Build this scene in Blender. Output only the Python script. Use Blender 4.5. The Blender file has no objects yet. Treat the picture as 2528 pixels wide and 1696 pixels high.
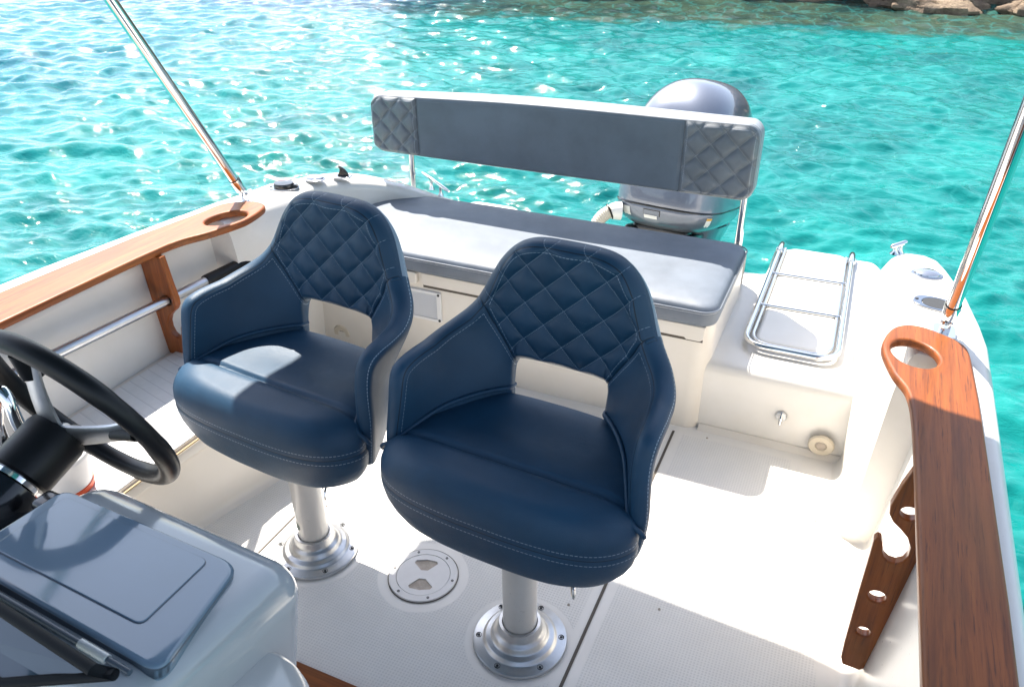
import bpy, bmesh, math, random
import numpy as np
from mathutils import Vector, Matrix
random.seed(7); rng = np.random.default_rng(11)
scene = bpy.context.scene
COL = scene.collection
R = math.radians
CX = -0.79                      # centreline of the boat
PI = math.pi

# ------------------------------------------------------------------ helpers
def link(name, me, m=None, parent=None, smooth=True):
    o = bpy.data.objects.new(name, me); COL.objects.link(o)
    if m is not None: me.materials.append(m)
    if smooth:
        me.polygons.foreach_set('use_smooth', [True]*len(me.polygons))
    if parent is not None: o.parent = parent
    return o

def empty(name, loc=(0, 0, 0)):
    o = bpy.data.objects.new(name, None); COL.objects.link(o)
    o.location = loc; o.empty_display_size = .05
    return o

def tag(o, label, cat, group=None, kind=None):
    o['label'] = label; o['category'] = cat
    if group: o['group'] = group
    if kind: o['kind'] = kind
    return o

class MB:
    """collects verts and faces of one mesh"""
    def __init__(s): s.v = []; s.f = []
    def add(s, vs, fs):
        n = len(s.v); s.v += [tuple(map(float, p)) for p in vs]
        s.f += [tuple(i+n for i in f) for f in fs]
    def grid(s, P, closeu=False, closev=False, flip=False):
        nu, nv = len(P), len(P[0]); vs = [p for r in P for p in r]; fs = []
        for i in range(nu if closeu else nu-1):
            for j in range(nv if closev else nv-1):
                a = i*nv+j; b = ((i+1) % nu)*nv+j; c = ((i+1) % nu)*nv+(j+1) % nv; d = i*nv+(j+1) % nv
                fs.append((a, d, c, b) if flip else (a, b, c, d))
        s.add(vs, fs)
    def tube(s, pts, r, n=12, closed=False, cap=True, radii=None, flat=1.0):
        pts = [Vector(p) for p in pts]; m = len(pts); rings = []
        nrm = None
        for i, p in enumerate(pts):
            if closed: t = (pts[(i+1) % m]-pts[i-1]).normalized()
            else: t = (pts[min(i+1, m-1)]-pts[max(i-1, 0)]).normalized()
            if nrm is None:
                nrm = t.cross(Vector((0, 0, 1)))
                if nrm.length < 1e-3: nrm = t.cross(Vector((0, 1, 0)))
                nrm.normalize()
            else:
                nrm = (nrm-t*nrm.dot(t)).normalized()
            bn = t.cross(nrm); rr = radii[i] if radii else r
            rings.append([p+nrm*math.cos(2*PI*k/n)*rr+bn*math.sin(2*PI*k/n)*rr*flat for k in range(n)])
        base = len(s.v)
        s.grid(rings, closeu=closed, closev=True)
        if cap and not closed:
            s.f.append(tuple(base+k for k in range(n)))
            s.f.append(tuple(base+(m-1)*n+k for k in reversed(range(n))))
    def lathe(s, prof, n=40, mat=None, cap=True):
        """prof: (r, z) list about z; mat: placement"""
        mat = mat or Matrix()
        rings = [[mat @ Vector((r*math.cos(2*PI*k/n), r*math.sin(2*PI*k/n), z)) for k in range(n)] for r, z in prof]
        base = len(s.v); s.grid(rings, closev=True, flip=True)
        if cap:
            m = len(prof)
            s.f.append(tuple(base+k for k in reversed(range(n))))
            s.f.append(tuple(base+(m-1)*n+k for k in range(n)))
    def box(s, x0, x1, y0, y1, z0, z1, mat=None):
        vs = [Vector((x, y, z)) for z in (z0, z1) for y in (y0, y1) for x in (x0, x1)]
        if mat is not None: vs = [mat @ p for p in vs]
        s.add(vs, [(0, 2, 3, 1), (4, 5, 7, 6), (0, 1, 5, 4), (1, 3, 7, 5), (3, 2, 6, 7), (2, 0, 4, 6)])
    def build(s, name, m, parent=None, bevel=0, seg=3, smooth=True, angle=35, autosmooth=True):
        me = bpy.data.meshes.new(name); me.from_pydata(s.v, [], s.f); me.validate()
        bm = bmesh.new(); bm.from_mesh(me)
        bmesh.ops.recalc_face_normals(bm, faces=bm.faces); bm.to_mesh(me); bm.free()
        o = link(name, me, m, parent, smooth)
        if bevel:
            b = o.modifiers.new('bevel', 'BEVEL'); b.width = bevel; b.segments = seg
            b.limit_method = 'ANGLE'; b.angle_limit = R(angle); b.harden_normals = False
        elif smooth and autosmooth:
            sharp(me, 40)
        return o

def sharp(me, ang):
    bm = bmesh.new(); bm.from_mesh(me); c = R(ang)
    for e in bm.edges:
        if len(e.link_faces) == 2 and e.calc_face_angle(0) > c: e.smooth = False
    bm.to_mesh(me); bm.free()

def place(loc, zdir=(0, 0, 1), xdir=None):
    z = Vector(zdir).normalized()
    x = Vector(xdir) if xdir is not None else (Vector((1, 0, 0)) if abs(z.x) < .9 else Vector((0, 1, 0)))
    x = (x-z*x.dot(z)).normalized(); y = z.cross(x)
    m = Matrix((x, y, z)).transposed().to_4x4(); m.translation = Vector(loc)
    return m

def spline(pts, n=8, closed=False):
    """Catmull-Rom through pts"""
    P = [np.array(p, float) for p in pts]; m = len(P); out = []
    for i in range(m if closed else m-1):
        p1, p2 = P[i], P[(i+1) % m]
        p0 = P[i-1] if (closed or i > 0) else 2*p1-p2
        p3 = P[(i+2) % m] if (closed or i+2 < m) else 2*p2-p1
        for k in range(n):
            t = k/n
            out.append(.5*((2*p1)+(p2-p0)*t+(2*p0-5*p1+4*p2-p3)*t*t+(3*p1-p0-3*p2+p3)*t**3))
    if not closed: out.append(P[-1])
    return [tuple(p) for p in out]

def fillet(pts, rad, seg=6):
    """round the inner corners of a 3-D polyline; fixed point count"""
    P = [Vector(p) for p in pts]; out = [P[0]]
    for i in range(1, len(P)-1):
        a = P[i-1]-P[i]; b = P[i+1]-P[i]; r = min(rad[i], a.length*.49, b.length*.49)
        A = P[i]+a.normalized()*r; B = P[i]+b.normalized()*r
        for k in range(seg+1):
            t = k/seg; out.append((1-t)**2*A+2*t*(1-t)*P[i]+t*t*B)
    out.append(P[-1]); return out

def rrect(x0, x1, y0, y1, r, seg=8):
    rs = r if isinstance(r, (list, tuple)) else [r]*4
    out = []
    for (cx, cy, a0), rr in zip((((x1), (y0), -90), ((x1), (y1), 0), ((x0), (y1), 90), ((x0), (y0), 180)), rs):
        sx = -1 if cx == x1 else 1; sy = -1 if cy == y1 else 1
        ox, oy = cx+sx*rr, cy+sy*rr
        for k in range(seg+1):
            a = R(a0+90*k/seg); out.append((ox+rr*math.cos(a), oy+rr*math.sin(a)))
    return out

def roundpoly0(pts, rad, seg=8):
    n = len(pts); out = []
    for i in range(n):
        A, B, C_ = Vector(pts[i-1]), Vector(pts[i]), Vector(pts[(i+1) % n]); a = (A-B); b = (C_-B); r = min(rad, a.length*.45, b.length*.45)
        p, q = B+a.normalized()*r, B+b.normalized()*r
        out += [tuple((1-k/seg)**2*p+2*(k/seg)*(1-k/seg)*B+(k/seg)**2*q) for k in range(seg+1)]
    return out
roundpoly = roundpoly0

def inset(loop, d):
    """offset a closed 2-D loop (CCW) inwards by d"""
    n = len(loop); P = np.array(loop, float); out = []
    for i in range(n):
        a = P[i]-P[i-1]; b = P[(i+1) % n]-P[i]
        a /= np.linalg.norm(a)+1e-12; b /= np.linalg.norm(b)+1e-12
        na = np.array([-a[1], a[0]]); nb = np.array([-b[1], b[0]])
        m = na+nb; L = np.linalg.norm(m)
        m = na if L < 1e-6 else m/L
        c = max(.4, m@na); out.append(tuple(P[i]+m*d/c))
    return out

def area(l): return .5*sum(l[i-1][0]*l[i][1]-l[i][0]*l[i-1][1] for i in range(len(l)))

def prism(mb, loops, h, rt=0., rb=0., mat=None, seg=4):
    """extruded 2-D outline with holes; rounded top (z=h) and bottom (z=0) rims"""
    mat = mat or Matrix(); L = []
    for i, l in enumerate(loops):
        ccw = area(l) > 0
        L.append(list(l) if ccw == (i == 0) else list(reversed(l)))
    caps = {}
    for l in L:
        lv = []
        for k in range(seg+1):
            t = (PI/2)*k/seg
            lv.append((rb*(1-math.sin(t)), rb*(1-math.cos(t)))) if rb else None
        if not rb: lv.append((0, 0))
        for k in range(seg+1):
            t = (PI/2)*k/seg
            lv.append((rt*(1-math.cos(t)), h-rt+rt*math.sin(t))) if rt else None
        if not rt: lv.append((0, h))
        rings = []
        for ins, z in lv:
            q = inset(l, ins) if ins > 1e-9 else l
            rings.append([(p[0], p[1], z) for p in q])
        mb.grid([[mat @ Vector(p) for p in r] for r in rings], closev=True)
        caps.setdefault('b', []).append(rings[0]); caps.setdefault('t', []).append(rings[-1])
    for key in 'bt':
        bm = bmesh.new()
        for r in caps[key]:
            vs = [bm.verts.new(p) for p in r]
            for i in range(len(vs)): bm.edges.new((vs[i-1], vs[i]))
        bmesh.ops.triangle_fill(bm, use_beauty=True, use_dissolve=False, edges=bm.edges[:])
        bm.verts.index_update()
        vs = [mat @ v.co for v in bm.verts]; fs = [tuple(v.index for v in f.verts) for f in bm.faces]
        bm.free(); mb.add(vs, fs)

def noseam(o):
    a = o.data.attributes.new('ed', 'FLOAT', 'POINT'); a.data.foreach_set('value', [.08]*len(o.data.vertices)); return o

def weld(o, d=1e-5):
    bm = bmesh.new(); bm.from_mesh(o.data); bmesh.ops.remove_doubles(bm, verts=bm.verts, dist=d)
    bmesh.ops.recalc_face_normals(bm, faces=bm.faces); bm.to_mesh(o.data); bm.free()
    o.data.polygons.foreach_set('use_smooth', [True]*len(o.data.polygons)); sharp(o.data, 50)
    w = o.modifiers.new('weighted', 'WEIGHTED_NORMAL'); w.keep_sharp = True; w.weight = 80
    return o

# ------------------------------------------------------------------ materials
class NT:
    def __init__(s, name):
        s.m = bpy.data.materials.new(name); s.m.use_nodes = True
        s.t = s.m.node_tree; s.t.nodes.clear()
        s.out = s.n('ShaderNodeOutputMaterial'); s.p = s.n('ShaderNodeBsdfPrincipled')
        s.l(s.p.outputs[0], s.out.inputs[0])
    def n(s, typ, **kw):
        nd = s.t.nodes.new(typ)
        for k, v in kw.items(): setattr(nd, k, v)
        return nd
    def l(s, a, b): s.t.links.new(a, b)
    def set(s, **kw):
        for k, v in kw.items():
            k = k.replace('_', ' '); i = s.p.inputs[k]
            if hasattr(v, 'default_value') or isinstance(v, bpy.types.NodeSocket): s.l(v, i)
            else: i.default_value = (*v, 1) if isinstance(v, tuple) and len(v) == 3 else v
        return s
    def math(s, op, a, b=None, c=None):
        nd = s.n('ShaderNodeMath', operation=op)
        for i, v in enumerate((a, b, c)):
            if v is None: continue
            if isinstance(v, (int, float)): nd.inputs[i].default_value = v
            else: s.l(v, nd.inputs[i])
        return nd.outputs[0]
    def coord(s, kind='Object'): return s.n('ShaderNodeTexCoord').outputs[kind]
    def mapping(s, vec, scale=(1, 1, 1), loc=(0, 0, 0), rot=(0, 0, 0)):
        nd = s.n('ShaderNodeMapping'); s.l(vec, nd.inputs[0])
        nd.inputs['Scale'].default_value = scale; nd.inputs['Location'].default_value = loc; nd.inputs['Rotation'].default_value = rot
        return nd.outputs[0]
    def noise(s, vec, scale, detail=2, rough=.5, dist=0., out=0):
        nd = s.n('ShaderNodeTexNoise'); s.l(vec, nd.inputs['Vector'])
        nd.inputs['Scale'].default_value = scale; nd.inputs['Detail'].default_value = detail
        nd.inputs['Roughness'].default_value = rough; nd.inputs['Distortion'].default_value = dist
        return nd.outputs[out]
    def ramp(s, fac, stops, interp='LINEAR'):
        nd = s.n('ShaderNodeValToRGB'); s.l(fac, nd.inputs[0]); cr = nd.color_ramp; cr.interpolation = interp
        while len(cr.elements) < len(stops): cr.elements.new(.5)
        for e, (p, c) in zip(cr.elements, stops):
            e.position = p; e.color = (*c, 1) if len(c) == 3 else c
        return nd.outputs[0]
    def mix(s, fac, a, b, typ='MIX'):
        nd = s.n('ShaderNodeMix', data_type='RGBA', blend_type=typ)
        for i, v in ((0, fac), (6, a), (7, b)):
            if isinstance(v, tuple): nd.inputs[i].default_value = (*v, 1)
            elif isinstance(v, (int, float)): nd.inputs[i].default_value = v
            else: s.l(v, nd.inputs[i])
        return nd.outputs[2]
    def step(s, x, lo, hi):
        nd = s.n('ShaderNodeMapRange', interpolation_type='SMOOTHSTEP')
        s.l(x, nd.inputs[0]); nd.inputs[1].default_value = lo; nd.inputs[2].default_value = hi
        return nd.outputs[0]
    def bump(s, h, strength=.3, dist=.01, normal=None):
        nd = s.n('ShaderNodeBump'); s.l(h, nd.inputs['Height'])
        nd.inputs['Strength'].default_value = strength; nd.inputs['Distance'].default_value = dist
        if normal is not None: s.l(normal, nd.inputs['Normal'])
        s.l(nd.outputs[0], s.p.inputs['Normal']); return nd.outputs[0]
    def attr(s, name):
        return s.n('ShaderNodeAttribute', attribute_name=name).outputs['Fac']

def simple(name, col, rough=.4, metal=0., coat=0., var=0., nscale=8, spec=.5):
    m = NT(name)
    if var:
        c = m.coord(); f = m.noise(c, nscale, 4, .6)
        dark = tuple(x*(1-var) for x in col); lite = tuple(min(1, x*(1+var*.5)) for x in col)
        m.set(Base_Color=m.ramp(f, [(.3, dark), (.7, lite)]), Roughness=rough)
        f2 = m.noise(c, nscale*6, 3, .6)
        m.l(m.math('MULTIPLY_ADD', f2, rough*.5, rough*.75), m.p.inputs['Roughness'])
    else: m.set(Base_Color=col, Roughness=rough)
    m.set(Metallic=metal, Coat_Weight=coat, Coat_Roughness=.06)
    m.p.inputs['Specular IOR Level'].default_value = spec
    return m.m

def gelcoat(name, col, rough=.3, dirt=.06):
    m = NT(name); c = m.coord()
    f = m.noise(c, 3, 5, .65); g = m.noise(c, 60, 3, .6)
    col2 = tuple(x*(1-dirt)*k for x, k in zip(col, (1, .985, .95)))
    m.set(Base_Color=m.ramp(f, [(.35, col2), (.62, col)]), Coat_Weight=.2, Coat_Roughness=.16)
    m.l(m.math('MULTIPLY_ADD', g, .12, rough-.06), m.p.inputs['Roughness'])
    w = m.noise(c, 5, 1, .5); m.bump(w, .08, .01)
    return m.m

def vinyl(name, col, rough=.46, thread=(.26, .34, .42), quilt=None, grain=1., tw=.0010, dash=.0085):
    """embossed leather; 'ed' = signed distance to a seam, 'al' = length along it, uv = quilting plane"""
    m = NT(name); c = m.coord()
    f = m.noise(c, 6, 4, .6)
    dark = tuple(x*.86 for x in col); lite = tuple(x*1.1 for x in col)
    base = m.ramp(f, [(.35, dark), (.65, lite)])
    ed = m.attr('ed'); al = m.attr('al'); aed = m.math('ABSOLUTE', ed)
    d1 = m.math('ABSOLUTE', m.math('SUBTRACT', aed, .0105))
    line = m.math('LESS_THAN', d1, tw*.62)
    dsh = m.math('LESS_THAN', m.math('FRACT', m.math('DIVIDE', al, dash)), .68)
    th = m.math('MULTIPLY', line, dsh)
    seam = m.math('LESS_THAN', aed, .0008)
    groove = m.step(aed, 0., .004)
    h = m.math('MULTIPLY', groove, .6)
    if quilt:
        qu, qv = quilt
        uv = m.n('ShaderNodeUVMap', uv_map='quilt').outputs[0]
        sp = m.n('ShaderNodeSeparateXYZ'); m.l(uv, sp.inputs[0])
        a = m.math('DIVIDE', sp.outputs[0], qu); b = m.math('DIVIDE', sp.outputs[1], qv)
        k = 1/math.hypot(1/qu, 1/qv)
        for q, o in ((m.math('ADD', a, b), m.math('SUBTRACT', a, b)), (m.math('SUBTRACT', a, b), m.math('ADD', a, b))):
            d = m.math('ABSOLUTE', m.math('SUBTRACT', m.math('FRACT', q), .5))      # .5 on the line
            dm = m.math('MULTIPLY', m.math('SUBTRACT', .5, d), k)                   # metres from the line
            ln = m.math('LESS_THAN', dm, tw*.5)
            ds = m.math('LESS_THAN', m.math('FRACT', m.math('MULTIPLY', o, k*2/dash)), .62)
            th = m.math('MAXIMUM', th, m.math('MULTIPLY', m.math('MULTIPLY', ln, ds), .75))
            h = m.math('MULTIPLY', h, m.step(dm, -.002, .005))
    base = m.mix(seam, base, tuple(x*.25 for x in col))
    base = m.mix(th, base, thread)
    m.set(Base_Color=base)
    v = m.n('ShaderNodeTexVoronoi', feature='DISTANCE_TO_EDGE'); m.l(m.mapping(c, (1, 1, 1)), v.inputs['Vector']); v.inputs['Scale'].default_value = 420
    gr = m.math('MULTIPLY', m.math('MINIMUM', v.outputs['Distance'], .25), .9*grain)
    wr = m.noise(c, 22, 4, .6)
    hh = m.math('ADD', m.math('MULTIPLY', h, 1.6), m.math('ADD', gr, m.math('MULTIPLY', wr, 1.0)))
    m.bump(hh, .33, .0022)
    g2 = m.noise(c, 14, 3, .6)
    m.l(m.math('MULTIPLY_ADD', g2, .22, rough-.11), m.p.inputs['Roughness'])
    m.p.inputs['Specular IOR Level'].default_value = .45
    return m.m

def teak(name, axis=1, tone=1.0, rough=.3, coat=.3):
    m = NT(name); c = m.coord()
    sc = [38, 38, 38]; sc[axis] = 1.6
    mp = m.mapping(c, tuple(sc))
    g = m.noise(mp, 1.6, 6, .68, .35); sc2 = [260, 260, 260]; sc2[axis] = 9
    pores = m.noise(m.mapping(c, tuple(sc2)), 1.0, 3, .7)
    blot = m.noise(m.mapping(c, (6, 2.2, 6)), 1.0, 3, .6)
    t = tone
    base = m.ramp(g, [(.28, (.20*t, .048*t, .012*t)), (.47, (.35*t, .092*t, .018*t)), (.60, (.48*t, .128*t, .025*t)), (.78, (.60*t, .185*t, .036*t))])
    base = m.mix(m.step(pores, .56, .70), base, (.17*t, .048*t, .018*t))
    base = m.mix(m.math('MULTIPLY', m.step(blot, .42, .72), .35), base, (.42*t, .17*t, .045*t))
    m.set(Base_Color=base, Coat_Weight=coat, Coat_Roughness=.12)
    m.l(m.math('MULTIPLY_ADD', pores, .25, rough-.08), m.p.inputs['Roughness'])
    m.p.inputs['Specular IOR Level'].default_value = .3
    m.bump(m.math('ADD', g, m.math('MULTIPLY', pores, .8)), .18, .002)
    return m.m

M = {}
M['gel'] = gelcoat('white_gelcoat', (.80, .77, .715))
M['gel_cream'] = gelcoat('cream_gelcoat', (.78, .73, .655), .36)
M['gel_blue'] = gelcoat('console_gelcoat', (.165, .235, .315), .06, .05)
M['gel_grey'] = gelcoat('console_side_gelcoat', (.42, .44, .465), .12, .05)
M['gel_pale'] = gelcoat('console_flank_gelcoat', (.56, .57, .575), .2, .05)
M['navy'] = vinyl('navy_vinyl', (.0105, .052, .104), .50)
M['navy_q'] = vinyl('navy_quilted_vinyl', (.0095, .047, .094), .50, quilt=(.088, .082))
M['grey'] = vinyl('grey_vinyl', (.27, .295, .32), .44, thread=(.7, .72, .74), dash=.006)
M['grey_q'] = vinyl('grey_quilted_vinyl', (.155, .174, .192), .48, thread=(.4, .42, .44), quilt=(.086, .086), dash=.006)
M['grey_c'] = vinyl('shaded_grey_vinyl', (.122, .152, .182), .5, thread=(.15, .17, .2))  # backrest front panels: body vinyl with the face's shade painted in darker
M['bench'] = vinyl('bench_vinyl', (.158, .185, .222), .46, thread=(.78, .8, .82), dash=.006)
M['teak_y'] = teak('varnished_teak_lengthwise', 1, .66, .42, .12)
M['teak_z'] = teak('varnished_teak_upright', 2, .75)
M['teak_x'] = teak('oiled_teak_sill', 0, .55, .5, .1)
M['chrome'] = simple('polished_stainless', (.78, .78, .77), .07, 1.)
M['steel'] = simple('brushed_stainless', (.60, .61, .62), .36, 1., var=.12, nscale=30)
M['fitting'] = simple('satin_stainless', (.40, .415, .44), .16, 1., var=.1, nscale=60)
M['alu'] = simple('anodised_aluminium', (.62, .63, .65), .34, 1., var=.08, nscale=20)
M['post'] = simple('painted_post', (.66, .64, .60), .3, 0., .4, var=.06, nscale=12)
M['black'] = simple('black_rubber', (.006, .006, .007), .42, 0, 0, var=.3, nscale=40, spec=.35)
M['matt'] = simple('matt_black_frame', (.008, .009, .011), .6, spec=.2)
M['black_gloss'] = simple('black_plastic', (.01, .01, .012), .18, 0, .4)
M['dark'] = simple('dark_gap_and_shadow', (.10, .085, .07), .8)
M['hole'] = simple('dark_recess', (.03, .032, .034), .6)
M['cream'] = simple('cream_plastic', (.66, .58, .45), .4, 0, .1, var=.12, nscale=25)
M['lidwhite'] = simple('hatch_plastic', (.70, .69, .68), .35, 0, .2, var=.05, nscale=20)
M['recess'] = simple('stained_recess', (.45, .38, .31), .5, var=.3, nscale=40)
M['slate'] = simple('slate_plastic', (.06, .08, .11), .35)
M['hose'] = simple('beige_hose', (.60, .55, .47), .5)
M['sticker'] = simple('white_sticker', (.75, .75, .72), .5)
M['orange'] = simple('orange_plastic', (.72, .10, .03), .45)
M['orange_lbl'] = simple('orange_print', (.75, .38, .06), .5)
M['cream_edge'] = simple('tan_edging', (.50, .36, .19), .5)
M['green_lbl'] = simple('dark_green_label', (.03, .10, .09), .45, var=.6, nscale=160)
M['lens'] = simple('clear_lens', (.34, .37, .43), .05, .7, 1.)
M['vent'] = simple('vent_plastic', (.78, .77, .75), .45)

def outboard_mat():
    m = NT('outboard_paint'); c = m.coord(); f = m.noise(c, 900, 1, .5)
    m.set(Base_Color=m.ramp(f, [(.3, (.135, .155, .205)), (.7, (.185, .21, .265))]), Metallic=.45, Roughness=.33, Coat_Weight=1., Coat_Roughness=.03)
    return m.m
M['engine'] = outboard_mat()

def glass_dark():
    m = NT('tinted_acrylic'); m.set(Base_Color=(.05, .07, .09), Roughness=.06, Coat_Weight=1.)
    return m.m
M['tint'] = glass_dark()

def floor_mat():
    """moulded non-skid panels inside smooth margins"""
    m = NT('nonskid_deck'); c = m.coord(); sp = m.n('ShaderNodeSeparateXYZ'); m.l(c, sp.inputs[0])
    x, y = sp.outputs[0], sp.outputs[1]
    def dist(px, py):
        a = m.math('SUBTRACT', x, px); b = m.math('SUBTRACT', y, py)
        return m.math('SQRT', m.math('ADD', m.math('MULTIPLY', a, a), m.math('MULTIPLY', b, b)))
    mask = m.step(m.math('ABSOLUTE', m.math('SUBTRACT', x, -.362)), .024, .030)
    xl = m.math('MULTIPLY_ADD', y, .004, -1.226)
    mask = m.math('MULTIPLY', mask, m.step(m.math('ABSOLUTE', m.math('SUBTRACT', x, xl)), .022, .028))
    xr = m.math('MULTIPLY_ADD', y, -.20, .397)
    mask = m.math('MULTIPLY', mask, m.step(m.math('SUBTRACT', xr, x), 0, .008))
    mask = m.math('MULTIPLY', mask, m.step(m.math('SUBTRACT', 2.03, y), 0, .008))
    for px, py, r in ((-.492, 1.112, .125), (-1.089, 1.157, .125), (-.790, 1.190, .112)):
        mask = m.math('MULTIPLY', mask, m.step(dist(px, py), r, r+.005))
    sc = 2*PI/.0105
    a = m.math('SINE', m.math('MULTIPLY', m.math('ADD', x, y), sc*.72)); b = m.math('SINE', m.math('MULTIPLY', m.math('SUBTRACT', x, y), sc*.72))
    dots = m.step(m.math('MULTIPLY', a, b), .05, .6)
    f = m.noise(c, 4, 5, .65)
    sm = m.ramp(f, [(.35, (.76, .735, .69)), (.65, (.81, .785, .74))])
    ns = m.ramp(f, [(.35, (.75, .73, .69)), (.65, (.81, .79, .75))])
    ns = m.mix(m.math('MULTIPLY', dots, .38), ns, (.53, .515, .50))
    dirt = m.step(m.noise(c, 55, 5, .8), .70, .80)
    base = m.mix(mask, sm, ns); base = m.mix(m.math('MULTIPLY', dirt, .10), base, (.45, .40, .33))
    m.set(Base_Color=base)
    m.l(m.math('MULTIPLY_ADD', mask, .25, .32), m.p.inputs['Roughness'])
    h = m.math('MULTIPLY', mask, m.math('MULTIPLY_ADD', dots, -1., 1.))
    m.bump(h, .45, .0012)
    return m.m
M['floor'] = floor_mat()

def pleat_mat():
    m = NT('pleated_white_vinyl'); c = m.coord(); sp = m.n('ShaderNodeSeparateXYZ'); m.l(c, sp.inputs[0])
    q = m.math('FRACT', m.math('DIVIDE', m.math('ADD', sp.outputs[1], m.math('MULTIPLY', sp.outputs[0], .25)), .034))
    ln = m.math('ABSOLUTE', m.math('SUBTRACT', q, .5))
    g = m.step(ln, .0, .06)
    f = m.noise(c, 30, 3, .6)
    m.set(Base_Color=m.mix(g, (.60, .60, .60), m.ramp(f, [(.3, (.74, .735, .725)), (.7, (.79, .785, .775))])), Roughness=.45)
    m.bump(m.math('MULTIPLY', m.step(ln, 0, .2), 1.), .35, .002)
    return m.m
M['pleat'] = pleat_mat()

def water_mat():
    m = NT('sea_water'); c = m.coord(); sp = m.n('ShaderNodeSeparateXYZ'); m.l(c, sp.inputs[0])
    x, y = sp.outputs[0], sp.outputs[1]
    # colour of the bottom seen through the water: sand, scattered weed, a weed belt below the rocks, deeper water to the left
    wob = m.noise(c, .42, 4, .6); wob2 = m.noise(c, 1.7, 4, .6)
    sand = m.ramp(m.math('ADD', m.math('MULTIPLY', wob, .6), m.math('MULTIPLY', wob2, .4)),
                  [(.30, (.000, .080, .085)), (.50, (.001, .150, .146)), (.70, (.010, .250, .228))])
    shore_y = m.math('MULTIPLY_ADD', x, .115, 12.05)
    belt = m.math('ADD', m.math('SUBTRACT', y, shore_y), m.math('MULTIPLY', m.math('SUBTRACT', wob2, .5), 2.6))
    bf = m.step(belt, -.55, .35)
    weed = m.ramp(wob2, [(.35, (.012, .035, .032)), (.65, (.05, .085, .055))])
    deep = m.step(m.math('ADD', m.math('MULTIPLY', x, -1.), m.math('MULTIPLY', wob, 2.)), 5.5, 11.)
    weedl = m.mix(deep, weed, (.006, .06, .13))
    green = m.step(x, -1.5, 3.)
    sand = m.mix(m.math('MULTIPLY', green, .5), sand, (.002, .165, .135))
    sand = m.mix(m.math('MULTIPLY', deep, .6), sand, (.002, .10, .18))
    base = m.mix(bf, sand, weedl)
    # net of light refracted by the ripples painted into the bottom colour as pale lines
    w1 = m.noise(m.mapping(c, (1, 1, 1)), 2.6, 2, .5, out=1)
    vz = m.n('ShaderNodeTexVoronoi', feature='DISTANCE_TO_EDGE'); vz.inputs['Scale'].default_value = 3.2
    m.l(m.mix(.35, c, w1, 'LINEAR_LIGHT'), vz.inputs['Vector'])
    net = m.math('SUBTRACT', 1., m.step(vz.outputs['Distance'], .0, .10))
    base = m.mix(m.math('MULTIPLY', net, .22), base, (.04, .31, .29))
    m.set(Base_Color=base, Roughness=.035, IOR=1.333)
    m.p.inputs['Specular IOR Level'].default_value = .5
    n1 = m.noise(m.mapping(c, (.5, 1, 1), rot=(0, 0, R(-24))), 26, 3, .65, .6)
    n2 = m.noise(m.mapping(c, (.55, 1, 1), rot=(0, 0, R(-24))), 6.5, 2, .5, .8)
    m.bump(m.math('ADD', m.math('MULTIPLY', n1, .40), n2), .62, .022)
    return m.m
M['water'] = water_mat()

def rock_mat():
    m = NT('shore_rock'); c = m.coord(); f = m.noise(c, 1.6, 8, .7, .4); g = m.noise(c, 9, 6, .7)
    m.set(Base_Color=m.ramp(m.math('ADD', m.math('MULTIPLY', f, .7), m.math('MULTIPLY', g, .3)), [(.32, (.035, .026, .02)), (.47, (.17, .12, .08)), (.62, (.36, .27, .18)), (.75, (.47, .39, .29))]), Roughness=.85)
    m.bump(g, .8, .1); return m.m
M['rock'] = rock_mat()

def canopy_mat():
    m = NT('blue_canvas'); c = m.coord(); w = m.noise(c, 300, 2, .5)
    m.set(Base_Color=m.ramp(w, [(.3, (.05, .09, .17)), (.7, (.07, .12, .21))]), Roughness=.85)
    return m.m
M['canvas'] = canopy_mat()

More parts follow.
